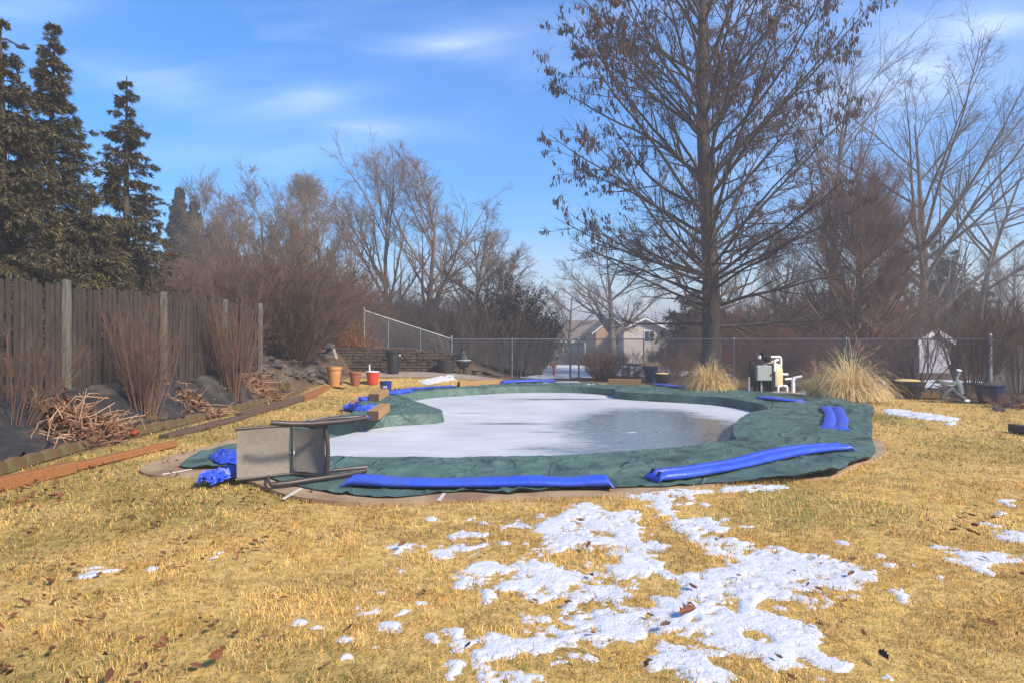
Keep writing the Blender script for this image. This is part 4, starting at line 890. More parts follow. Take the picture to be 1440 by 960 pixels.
# ------------------------------------------------------------------ stone wall, rocks, garden things at the far left
import bmesh
M_stone = mat('dark_wall_stone', (.050, .033, .024), .9, (.10, .072, .055), 3, 7, .6, 20, col3=(.06, .045, .035), scale3=2)
M_rock = mat('rock', (.085, .065, .050), .9, (.17, .14, .115), 3, 7, .6, 16, col3=(.07, .058, .05), scale3=2)
M_slate = mat('dark_stone', (.045, .045, .047), .85, (.08, .078, .076), 5, 6, .4)
sw = MB(); rg = random.Random(3)
def wall_top(x): return .62 + .28 * (1 if x < -3.9 else (.75 if x < -3.2 else .35)) + (.30 if -3.3 < x < -2.95 else 0) + (.06 if rg.random() < .3 else 0)
z = 0.0; row = 0
while z < 1.25:
    hh = rg.uniform(.075, .125); x = -7.0 + rg.uniform(0, .15)
    while x < -2.35:
        w = rg.uniform(.18, .42)
        if z + hh < wall_top(x) + .12: sw.box((x + w / 2, 24.52 + rg.uniform(-.035, .035) - .03 * (z < .3), .28 + z + hh / 2), (w - .012, .34, hh - .010), rg.uniform(-.03, .03), .018, 0, .006)
        x += w
    z += hh; row += 1
sw.build('stone_wall', M_stone, None, (-4.4, 24.5, .3)); tag(bpy.data.objects['stone_wall'], 'dark dry laid stone retaining wall behind the black dustbin', 'retaining wall')
cs = MB(); cs.box((-3.2, 23.35, .355), (5.4, 1.9, .05), 0, .01); 
pv = np.meshgrid(np.arange(-5.6, 1.0, .2), np.arange(22.9, 24.45, .15)); pz = H(pv[0], pv[1]) + .015 + (fbm(pv[0] * 3, pv[1] * 3, 5) - .5) * .02
I = np.arange(pz.size).reshape(pz.shape); Fq = np.stack([I[:-1, :-1], I[:-1, 1:], I[1:, 1:], I[1:, :-1]], -1).reshape(-1, 4)
tag(npobj('patio', np.stack([pv[0], pv[1], pz], -1).reshape(-1, 3), Fq, mat('patio_stone', (.24, .185, .135), .9, (.33, .26, .2), 4, 7, .4, 20), smooth=True), kind='structure')
def rockmesh(seed):
    bm = bmesh.new(); bmesh.ops.create_icosphere(bm, subdivisions=3, radius=1.0); r_ = random.Random(seed); pl = [Vector((r_.gauss(0, 1), r_.gauss(0, 1), r_.gauss(0, 1))).normalized() for _ in range(11)]; ds = [r_.uniform(.62, .95) for _ in pl]
    for v in bm.verts:
        for p, d in zip(pl, ds):
            k = v.co.dot(p) - d
            if k > 0: v.co -= p * k * .92
        v.co *= 1 + (float(fbm(v.co.x * 3 + seed, v.co.y * 3 + v.co.z * 2, seed, 3)) - .5) * .16
    me = bpy.data.meshes.new('rock'); bm.to_mesh(me); bm.free(); me.materials.append(M_rock if seed % 4 else M_slate); return me
RM = [rockmesh(s) for s in range(1, 8)]
def rock(px, py, w, label, group, flat=.6):
    b = gp(px, py); o = bpy.data.objects.new('rock', RM[rnd.randrange(7)]); s = w / F * b.y / 2; o.location = (b.x, b.y, b.z + s * flat * .45); o.scale = (s, s * rnd.uniform(.7, 1.1), s * flat * rnd.uniform(.7, 1.2))
    o.rotation_euler = (rnd.uniform(-.2, .2), rnd.uniform(-.2, .2), rnd.uniform(0, 6.28)); COL.objects.link(o); tag(o, label, 'rock', group)
for k in range(150):
    py = rnd.uniform(486, 541); lo = 352 + max(0, py - 512) * 1.5; px = rnd.uniform(lo, 464 + (py - 500) * .3)
    rock(px, py, rnd.uniform(6, 19), 'irregular brown grey stone in the rubble slope below the big bare bush', 'stones of the rubble slope', rnd.uniform(.4, .8))
for k in range(16):
    rock(rnd.uniform(300, 352), rnd.uniform(532, 552), rnd.uniform(5, 11), 'stone at the foot of the second upright shrub by the fence end', 'stones by the fence end')
for k in range(16): rock(rnd.uniform(655, 770), rnd.uniform(524, 532), rnd.uniform(6, 15), 'flat stone of the broken edge right of the fire pit', 'flat stones right of the fire pit', .25)
for px, py, w in ((275, 577, 17), (300, 563, 8), (205, 600, 7)): rock(px, py, w, {275: 'pale flat stone on the fabric beside the second stalk heap', 300: 'small pale stone above the second stalk heap', 205: 'small stone at the foot of the first upright shrub'}[px], None, .4)
for px, py, w in ((1420, 572, 22), (1436, 566, 20), (1405, 577, 16)): rock(px, py, w, 'grey stone in the bed right of the navy pot', 'grey stones right of the navy pot', .5)
b = gp(463, 513); s = b.y / F; ln_ = thing('stone_lantern', 'small dark stone pagoda lantern standing among the rubble', 'lantern', b)
MB().lathe([(9 * s, 0), (10 * s, 3 * s), (7 * s, 5 * s)], b, 6).build('base', M_slate, ln_); MB().lathe([(4 * s, 5 * s), (3.4 * s, 14 * s)], b, 10).build('column', M_slate, ln_); MB().lathe([(4.5 * s, 14 * s), (5 * s, 15 * s), (4.4 * s, 23 * s)], b, 6).build('light_box', M_slate, ln_)
MB().lathe([(10 * s, 23 * s), (10.3 * s, 24.4 * s), (3.5 * s, 30 * s), (1.5 * s, 31 * s), (1.8 * s, 33 * s), (.3 * s, 35 * s)], b, 6).build('cap', M_slate, ln_)
b = gp(471, 505); s = b.y / F; bd = MB(); bd.slab([Vector((b.x + 1.5 * s, b.y, b.z)), Vector((b.x + 4.5 * s, b.y, b.z)), Vector((b.x - 4 * s, b.y + .25, b.z + 20 * s)), Vector((b.x - 8 * s, b.y + .25, b.z + 20 * s))], (0.2, -1, .3), .05)
tag(bd.build('leaning_board', mat('grey_board', (.30, .29, .26), .9, (.4, .39, .35), 6), None, b), 'pale grey board leaning up on the rubble beside the stone lantern', 'board')

# ------------------------------------------------------------------ grasses, stalks, leaves
def ribbons(P, Wd):
    M, n, _ = P.shape; T = nrm(np.gradient(P, axis=1)); sdv = np.cross(T, np.array([0, 0, 1.0])); sdv = nrm(sdv + 1e-5); V = np.stack([P - sdv * Wd[:, :, None] / 2, P + sdv * Wd[:, :, None] / 2], 2)
    i = np.arange(n - 1); q = np.stack([i * 2, i * 2 + 1, i * 2 + 3, i * 2 + 2], -1); Fq = (q[None] + (np.arange(M) * n * 2)[:, None, None]).reshape(-1, 4); return V.reshape(-1, 3), Fq
def tint(rng, n, per, c0, c1):
    t = rng.uniform(0, 1, n)[:, None]; c = (np.array(c0) * (1 - t) + np.array(c1) * t) * rng.uniform(.75, 1.2, n)[:, None]; return np.repeat(c, per, 0)
M_blade = mat('dry_blade', (1, 1, 1), .75, attr='tint', spec=.2, trans=.25)
def grass_clump(name, label, b, n, L, rb, lo, hi, grav, wd, c0, c1, seed, cat='ornamental grass', squash=1.0, lean=(0, 0), group=None):
    rng = np.random.default_rng(seed); az = rng.uniform(0, 2 * np.pi, n); u = np.sqrt(rng.uniform(0, 1, n)); S = np.stack([np.cos(az) * u * rb, np.sin(az) * u * rb, np.full(n, -.02)], 1)
    t = lo + (hi - lo) * u + rng.normal(0, .12, n); a2 = az + rng.normal(0, .35, n); D = np.stack([np.sin(t) * np.cos(a2) + lean[0], np.sin(t) * np.sin(a2) + lean[1], np.cos(t)], 1); m = 10
    P = np.zeros((n, m, 3)); P[:, 0] = S; d = nrm(D); st = (L * rng.uniform(.55, 1.1, n) * (1.08 - .42 * u) / (m - 1))[:, None]; g = grav * rng.uniform(.5, 1.5, n)
    for i in range(1, m):
        P[:, i] = P[:, i - 1] + d * st; d = d + rng.normal(0, .05, (n, 3)); d[:, 2] -= g * (.35 + .3 * i); d = nrm(d)
        P[:, i, 2] = np.maximum(P[:, i, 2], .004 + rng.uniform(0, .05, n))
    P[:, :, 2] *= squash; Wd = taper(np.full(n, wd), np.full(n, wd * .35), m); V, Fq = ribbons(P, Wd)
    o = npobj(name, V + np.array(b), Fq, M_blade, None, b, col=tint(rng, n, 2 * m, c0, c1)); return tag(o, label, cat, group)
g1 = gp(998, 549); grass_clump('grass_clump', 'domed clump of dry golden ornamental grass left of the pool pump', g1, 1900, 1.3, .30, .05, .9, .20, .014, (.66, .48, .19), (.78, .60, .28), 1)
g2 = gp(1195, 561); grass_clump('grass_clump', 'big clump of dry straw grass flopping to the right of the pump', g2, 2200, 1.62, .36, .05, .9, .19, .015, (.70, .53, .25), (.82, .66, .35), 2, lean=(.03, 0))
gg = gp(1150, 559); grass_clump('grass_clump', 'smaller left tuft of the straw grass beside the big flopping clump', gg, 600, 1.1, .22, .05, .7, .2, .013, (.60, .45, .19), (.72, .55, .26), 4)
b = Vector((-6.15, 25.4, float(H(-6.15, 25.4)))); grass_clump('grass_mound', 'low rusty orange mound of dead grass above the stone wall', b, 900, 1.3, .5, .2, 1.2, .09, .02, (.34, .13, .05), (.46, .22, .09), 5, 'dead grass')
for k, (px, py, L, n, c) in enumerate(((45, 573, .35, 200, 0), (1305, 560, .33, 300, 1), (1318, 560, .36, 200, 1), (1250, 552, .7, 50, 1), (1380, 560, .5, 200, 1), (1040, 548, .6, 160, 1), (395, 548, .6, 250, 0), (208, 592, .3, 160, 0))):
    b = gp(px, py); grass_clump('straw_tuft', ['small dry straw tuft at the foot of the picket fence', 'tan tuft of dead perennial right of the black tub', 'tan tuft of dead perennial left of the grey ornament', 'wispy tall dry stems left of the black tub', 'tan tuft of dead stems left of the navy pot', 'little tan tuft of dry stems left of the pump meters', 'flattened straw tuft at the bottom of the rubble slope', 'straw tuft at the base of the first upright shrub'][k], b, n, L, .18, .2, 1.2, .10, .010, (.34, .21, .09), (.50, .35, .15), 20 + k, 'dead grass')
def stalk_heap(label, px, py, rx, ry, n, Lmax, up, seed):
    b = gp(px, py); rng = np.random.default_rng(seed); u = np.sqrt(rng.uniform(0, 1, n)); az = rng.uniform(0, 6.28, n); x = b.x + np.cos(az) * u * rx; y = b.y + np.sin(az) * u * ry
    S = np.stack([x, y, H(x, y) + .03 + rng.uniform(0, .28, n) * (1 - u) * up], 1); a = rng.normal(.6, .9, n) + np.pi * rng.integers(0, 2, n); tl = np.abs(rng.normal(0, .42 * up, n)); D = np.stack([np.cos(a) * np.cos(tl), np.sin(a) * np.cos(tl) - .2, np.sin(tl)], 1)
    L = Lmax * rng.uniform(.35, 1.0, n); P = np.zeros((n, 9, 3)); P[:, 0] = S; d = nrm(D); kink = rng.integers(3, 7, n)
    for i in range(1, 9):
        P[:, i] = P[:, i - 1] + d * (L / 8)[:, None]; d = d + rng.normal(0, .05, (n, 3)); d[kink == i] += rng.normal(0, .7, ((kink == i).sum(), 3)); d[:, 2] -= .05; d = nrm(d); P[:, i, 2] = np.maximum(P[:, i, 2], H(P[:, i, 0], P[:, i, 1]) + .02 + rng.uniform(0, .05, n))
    V, Fq = tubes(P, taper(np.full(n, .012) * rng.uniform(.6, 1.3, n), np.full(n, .006), 9), 5); c = tint(rng, n, 45, (.36, .19, .10), (.55, .36, .22))
    nl = n * 3; x = b.x + rng.normal(0, rx * .6, nl); y = b.y + rng.normal(0, ry * .6, nl); S = np.stack([x, y, H(x, y) + .03 + rng.uniform(0, .22, nl) * up], 1); PL = grow(rng, S, nrm(rng.normal(0, 1, (nl, 3)) * np.array([1, 1, .35])), rng.uniform(.1, .35, nl), 6, .45, -.1); PL[:, :, 2] = np.maximum(PL[:, :, 2], H(PL[:, :, 0], PL[:, :, 1]) + .02)
    V2, F2 = ribbons(PL, np.array([.012, .04, .05, .045, .03, .006])[None] * rng.uniform(.5, 1.2, nl)[:, None]); c2 = tint(rng, nl, 12, (.16, .065, .03), (.34, .17, .09))
    VV, FF = merge((V, Fq), (V2, F2)); o = npobj('stalk_heap', VV, FF, M_blade, None, b, col=np.concatenate([c, c2])); tag(o, label, 'dead stalks')
stalk_heap('large heap of broken tan plant stalks on the black fabric near the orange timbers', 118, 612, .42, .45, 150, .85, 1.0, 1)
stalk_heap('flat heap of rusty dead stalks on the fabric between the two upright shrubs', 275, 574, .38, .32, 90, .65, .2, 2)
stalk_heap('pale and rusty stalk heap right of the second upright shrub', 368, 549, .36, .40, 110, .65, .25, 3)
b = gp(176, 612); rp = MB(); rp.slab([Vector((b.x - .22, b.y - .05, b.z + .10)), Vector((b.x + .22, b.y - .12, b.z + .03)), Vector((b.x + .18, b.y + .10, b.z + .06)), Vector((b.x - .24, b.y + .1, b.z + .16))], (.2, -.3, 1), .015)
tag(rp.build('red_board', M_red, None, b), 'faded red flat scrap lying in the large stalk heap', 'scrap')

# fallen leaves
M_leaf = [mat('leaf_brown', (.155, .062, .030), .7, (.23, .10, .05), 12, 5, .3), mat('leaf_dark', (.075, .038, .026), .75, (.12, .06, .04), 12, 5, .3), mat('leaf_rust', (.17, .055, .025), .7, (.23, .09, .04), 12, 5, .3)]
def leafmesh(seed, m):
    r_ = random.Random(seed); n = 26; V = []; Fs = []; cv = r_.uniform(.8, 2.4); tw = r_.uniform(-1.5, 1.5)
    for i in range(n + 1):
        t = i / n; w = .34 * math.sin(math.pi * min(1, t * .93 + .05)) ** .8 * (1 - .52 * abs(math.sin(t * math.pi * 4.2)) ** .8) + .006; x = t - .5
        for e in (-1, -.5, 0, .5, 1):
            y = e * w * (1 + .08 * r_.uniform(-1, 1)); z = abs(e) ** 1.5 * w * cv * .55 + .32 * cv * (x * x) * .6 + tw * x * y * .6 + r_.uniform(-.012, .012); V.append((x, y, z))
    for i in range(n):
        for j in range(4): k = i * 5 + j; Fs.append((k, k + 5, k + 6, k + 1))
    k = len(V); V += [(-.5, -.008, .05 * cv), (-.5, .008, .05 * cv), (-.72, .006, .09 * cv), (-.72, -.006, .09 * cv)]; Fs.append((k, k + 1, k + 2, k + 3))
    me = bpy.data.meshes.new('fallen_leaf'); me.from_pydata(V, [], Fs); me.materials.append(M_leaf[m]); return me
LM = [leafmesh(s, s % 3) for s in range(9)]
def leaf(px, py, size, label, group=None, k=None, dz=.03, roll=None):
    b = gp(px, py); o = bpy.data.objects.new('fallen_leaf', LM[rnd.randrange(9) if k is None else k]); o.location = (b.x, b.y, float(Hn(np.array(b.x), np.array(b.y))) + dz); o.scale = (size,) * 3
    o.rotation_euler = (rnd.uniform(-.5, .5), rnd.uniform(-.4, .4), rnd.uniform(0, 6.28)) if roll is None else roll; COL.objects.link(o); tag(o, label, 'leaf', group)
leaf(966, 868, .12, 'large lobed rust brown oak leaf lying on the big snow patch', None, 2, .035, (.25, -.1, .5))
leaf(936, 890, .075, 'small blackish curled leaf on snow left below the big oak leaf', None, 1, .05)
leaf(301, 938, .095, 'curled rust brown leaf standing in the grass at the bottom edge', None, 5, .06, (1.1, .2, 1.3))
leaf(1243, 936, .08, 'curled dark brown leaf beside a small snow lump at bottom right', None, 4, .05)
leaf(1388, 884, .09, 'single orange brown leaf in plain straw grass at lower right', None, 8, .04)
leaf(828, 778, .075, 'reddish brown leaf on the upper edge of the middle snow patch', None, 2, .05)
leaf(565, 772, .075, 'reddish leaf half on snow at the left of the snow patches', None, 2, .05)
for k in range(55):
    px = rnd.triangular(0, 760, 120); py = rnd.uniform(690, 945)
    leaf(px, py, rnd.uniform(.028, .062), 'small curled brown oak leaf fallen in the dry grass left of the snow', 'brown leaves fallen on the left lawn')
for k in range(26): leaf(rnd.uniform(800, 1440), rnd.uniform(700, 940), rnd.uniform(.03, .065), 'small curled brown oak leaf fallen on the lawn or snow right of centre', 'brown leaves fallen on the right lawn')
for k in range(20): leaf(rnd.gauss(40, 28), rnd.gauss(700, 12), rnd.uniform(.05, .10), 'rusty brown leaf drifted against the near orange timber', 'leaves drifted by the orange timber', 2 if rnd.random() < .6 else None)
for k in range(16): leaf(rnd.gauss(1385, 25), rnd.gauss(735, 12), rnd.uniform(.04, .08), 'brown leaf lying by the snow strip at the right picture edge', 'leaves by the right edge snow')
rng = np.random.default_rng(99); n = 9000; x = rng.uniform(-8, 9, n); y = rng.uniform(2.3, 15, n)
k = ((x < -1.2 - (y - 2.3) * .18) | (rng.uniform(0, 1, n) < .06) | ((x > 4) & (np.abs(y - (4.0 + (x - 4) * .5)) < .5))) & (fbm(x * 1.5, y * 1.5, 3) > .47) & ~inpoly(x, y, OUTP); x, y = x[k], y[k]; n = len(x)
S = np.stack([x, y, Hn(x, y) + .025 + rng.uniform(0, .03, n)], 1); P = grow(rng, S, nrm(rng.normal(0, 1, (n, 3)) * np.array([1, 1, .4])), rng.uniform(.025, .075, n), 4, .4, 0); V, Fq = ribbons(P, np.array([.006, .024, .026, .004])[None] * rng.uniform(.6, 1.5, n)[:, None])
tag(npobj('leaf_litter', V, Fq, M_blade, col=tint(rng, n, 8, (.09, .035, .018), (.26, .11, .05))), 'crumbs of dead leaves scattered through the grass', kind='stuff')

# ------------------------------------------------------------------ grey ornament, red marker, street lamp
M_ornm = mat('weathered_grey', (.10, .11, .115), .7, (.19, .205, .21), 4, 6); M_ornd = mat('weathered_dark', (.055, .058, .062), .8, (.10, .10, .10), 5, 6)
b = gp(1340, 565); s = b.y / F; og = thing('garden_ornament', 'grey weathered garden ornament with upright neck and spread side flap before the fence', 'ornament', b)
o3 = lambda u, v, dy=0: Vector((b.x + (u - 1340) * s, b.y + dy, b.z + (565 - v) * s))
MB().tube([o3(1349, 554), o3(1347, 547), o3(1346, 540), o3(1344, 533)], [5.5 * s, 6.5 * s, 6 * s, 3.5 * s], 14).build('body', M_ornm, og, smooth=True)
MB().tube([o3(1344, 534), o3(1346, 528), o3(1349, 521.5)], [3 * s, 2.2 * s, 2.6 * s], 10).build('neck', M_ornm, og, smooth=True)
MB().slab([o3(1345.5, 521.5, -.04), o3(1351.5, 521.5, -.04), o3(1351, 520, .04), o3(1346, 520, .04)], (0, -.2, 1), .02).build('cap', M_wht, og)
MB().slab([o3(1313, 533.5, -.05), o3(1330, 538, -.1), o3(1341, 535, -.05), o3(1344, 541, -.02), o3(1333, 543.5, -.1), o3(1322, 541, -.08)], (0.1, -1, .5), .05).build('flap', M_ornm, og)
MB().tube([o3(1320, 560, -.1), o3(1326, 551, -.08), o3(1335, 546, -.05), o3(1346, 548, 0)], [2.4 * s, 3.2 * s, 3.4 * s, 2 * s], 10).build('leg', M_ornd, og, smooth=True)
MB().tube([o3(1336, 548, -.06), o3(1345, 556, -.1), o3(1356, 563, -.12)], [3 * s, 3.2 * s, 2.6 * s], 10).build('leg', M_ornd, og, smooth=True)
MB().lathe([(0.5 * s, -1.2 * s), (4 * s, -1 * s), (4.6 * s, 0), (4 * s, 1 * s), (.5 * s, 1.2 * s)], (0, 0, 0), 18).build('disc', M_ornm, og, smooth=True)
dsc = [c for c in og.children if c.name.startswith('disc')][0]; dsc.location = o3(1347, 549, -.2) - Vector(b); dsc.rotation_euler = (1.45, .1, .2)
MB().box(tuple(o3(1353, 562, -.16)), (7 * s, .08, 3 * s), 0, .01).build('foot', M_wht, og)
b = gp(779, 531); s = b.y / F; rm = thing('marker_post', 'short red post with a forked top standing behind the pool', 'post', b)
MB().tube([b, b + Vector((0, 0, 17 * s))], .045, 10).build('post', M_red, rm, smooth=True); MB().tube([b + Vector((-.10, 0, 20 * s)), b + Vector((-.03, 0, 15 * s)), b + Vector((.05, 0, 15 * s)), b + Vector((.10, 0, 19 * s))], .03, 8).build('fork', M_red, rm, smooth=True)
lp = at(-1, 66, 22); lz = float(H(lp.x, lp.y)); sl = thing('street_lamp', 'grey street lamp head reaching out above the evergreens at the left edge', 'street lamp', (lp.x, lp.y, lz))
M_lampg = mat('lamp_grey', (.07, .07, .075), .5, metal=.3)
MB().tube([(lp.x, lp.y, lz), (lp.x, lp.y, lp.z + .35)], [.10, .06], 12).build('pole', M_lampg, sl, smooth=True)
MB().tube([(lp.x, lp.y, lp.z + .3), (lp.x + .3, lp.y, lp.z + .24), (lp.x + .62, lp.y, lp.z + .05)], .035, 10).build('arm', M_lampg, sl, smooth=True)
hd = MB(); hd.box((lp.x + .80, lp.y, lp.z - .02), (.42, .22, .10), 0, .04, -.12); hd.lathe([(.05, -.02), (.06, .06), (.03, .09)], (lp.x + .86, lp.y, lp.z + .02), 12); hd.build('lamp_head', M_lampg, sl, smooth=True)

# ------------------------------------------------------------------ houses and shed far behind
M_roof = mat('brown_shingle', (.135, .095, .070), .95, (.20, .145, .11), 3, 7, .5, 20, stretch=(1, 1, 5)); M_tanw = mat('tan_siding', (.46, .30, .17), .85, (.52, .35, .21), 1, 4); M_pinkw = mat('pale_siding', (.55, .46, .40), .85, (.62, .53, .47), 1, 4)
M_lilw = mat('lilac_shaded_white_siding', (.50, .47, .50), .85, (.56, .53, .55), 1.5, 4); M_trim = mat('white_trim', (.74, .73, .70), .6); M_glass = mat('dark_glass', (.03, .035, .045), .1)  # lilac siding: white boards with their shade put into the colour
def house(name, label, x0, x1, y0, y1, zg, ze, zr, wall, axis, wins, cat='house', over=.45, roof=M_roof, door=None):
    t = thing(name, label, cat, ((x0 + x1) / 2, (y0 + y1) / 2, zg)); w = MB()
    if axis == 'y':                                # gable end faces the camera
        xm = (x0 + x1) / 2; prof = [(x0, zg), (x1, zg), (x1, ze), (xm, zr - .05), (x0, ze)]; k = 0
        w.v = [(x, y0, z) for x, z in prof] + [(x, y1, z) for x, z in prof]; w.f = [(0, 1, 2, 3, 4), (9, 8, 7, 6, 5)] + [(i, 5 + i, 5 + (i + 1) % 5, (i + 1) % 5) for i in range(5)]
        w.build('wall', wall, t); sl_ = (zr - ze) / (xm - x0); r = MB()
        for sg in (-1, 1): r.slab([Vector((xm, y0 - over, zr)), Vector((xm + sg * (xm - x0 + over), y0 - over, ze - over * sl_)), Vector((xm + sg * (xm - x0 + over), y1 + over, ze - over * sl_)), Vector((xm, y1 + over, zr))], (sg * sl_, 0, 1), .12)
        r.build('roof', roof, t)
        for sg in (-1, 1): MB().slab([Vector((xm, y0 - over - .03, zr + .13)), Vector((xm + sg * (xm - x0 + over + .05), y0 - over - .03, ze - over * sl_ + .10)), Vector((xm + sg * (xm - x0 + over + .05), y0 - over - .03, ze - over * sl_ - .13)), Vector((xm, y0 - over - .03, zr - .10))], (0, -1, 0), .03).build('fascia', M_trim, t)
    else:
        ym = (y0 + y1) / 2; prof = [(y0, zg), (y1, zg), (y1, ze), (ym, zr - .05), (y0, ze)]
        w.v = [(x0, y, z) for y, z in prof] + [(x1, y, z) for y, z in prof]; w.f = [(4, 3, 2, 1, 0), (5, 6, 7, 8, 9)] + [(i, (i + 1) % 5, 5 + (i + 1) % 5, 5 + i) for i in range(5)]
        w.build('wall', wall, t); sl_ = (zr - ze) / (ym - y0); r = MB()
        for sg in (-1, 1): r.slab([Vector((x0 - over, ym, zr)), Vector((x0 - over, ym + sg * (ym - y0 + over), ze - over * sl_)), Vector((x1 + over, ym + sg * (ym - y0 + over), ze - over * sl_)), Vector((x1 + over, ym, zr))], (0, sg * sl_, 1), .12)
        r.build('roof', roof, t); MB().box(((x0 + x1) / 2, y0 - over - .03, ze - over * sl_ + .02), (x1 - x0 + 2 * over, .05, .2)).build('gutter', M_trim, t)
    for wx, wz, ww, wh in wins:
        f = MB(); f.box((wx, y0 - .02, wz), (ww + .2, .06, wh + .2)); fo = f.build('window', M_trim, t); MB().box((wx - ww * .26, y0 - .06, wz), (ww * .46, .03, wh)).build('pane', M_glass, fo); MB().box((wx + ww * .26, y0 - .06, wz), (ww * .46, .03, wh)).build('pane', M_glass, fo)
    return t
zf = lambda py, d: CH - (py - CY) / F * d
hx = lambda px, d: (px - CX) / F * d
house('house', 'pale gabled house with brown roof seen right through the big tree branches', hx(877, 70), hx(936, 70), 70, 79, -1.6, zf(462, 70), zf(448.5, 70), M_pinkw, 'y', [(hx(913, 70), zf(473, 70), 1.0, 1.1)])
house('house', 'tan walled house wing with white rake board left of the pale gable', hx(838, 74), hx(884, 74), 74, 84, -1.7, zf(465, 74), zf(447, 74), M_tanw, 'y', [(hx(866, 74), zf(478, 74), 1.0, 1.0)])
house('house', 'low house with a brown hipped looking roof behind the tan wing', hx(800, 92), hx(862, 92), 92, 102, -1.8, zf(470, 92), zf(450, 92), M_pinkw, 'x', [])
house('house', 'low grey white house with long brown roof seen left beside the thicket', hx(752, 84), hx(822, 84), 84, 93, -1.8, zf(479, 84), zf(461, 84), M_lilw, 'x', [(hx(792, 84), zf(490, 84), 1.6, 1.2), (hx(770, 84), zf(490, 84), 1.2, 1.2)])
sh = house('shed', 'small white garden shed standing beyond the fence behind bare shrubs', hx(1293, 31), hx(1337, 31), 31, 33.4, -.1, zf(480, 31), zf(466, 31), M_lilw, 'y', [], 'shed', .10, mat('shed_roof', (.14, .13, .13), .9))
MB().box((hx(1316, 31), 30.97, .75), (.75, .05, 1.6), 0, .01).build('door', M_lilw, sh)
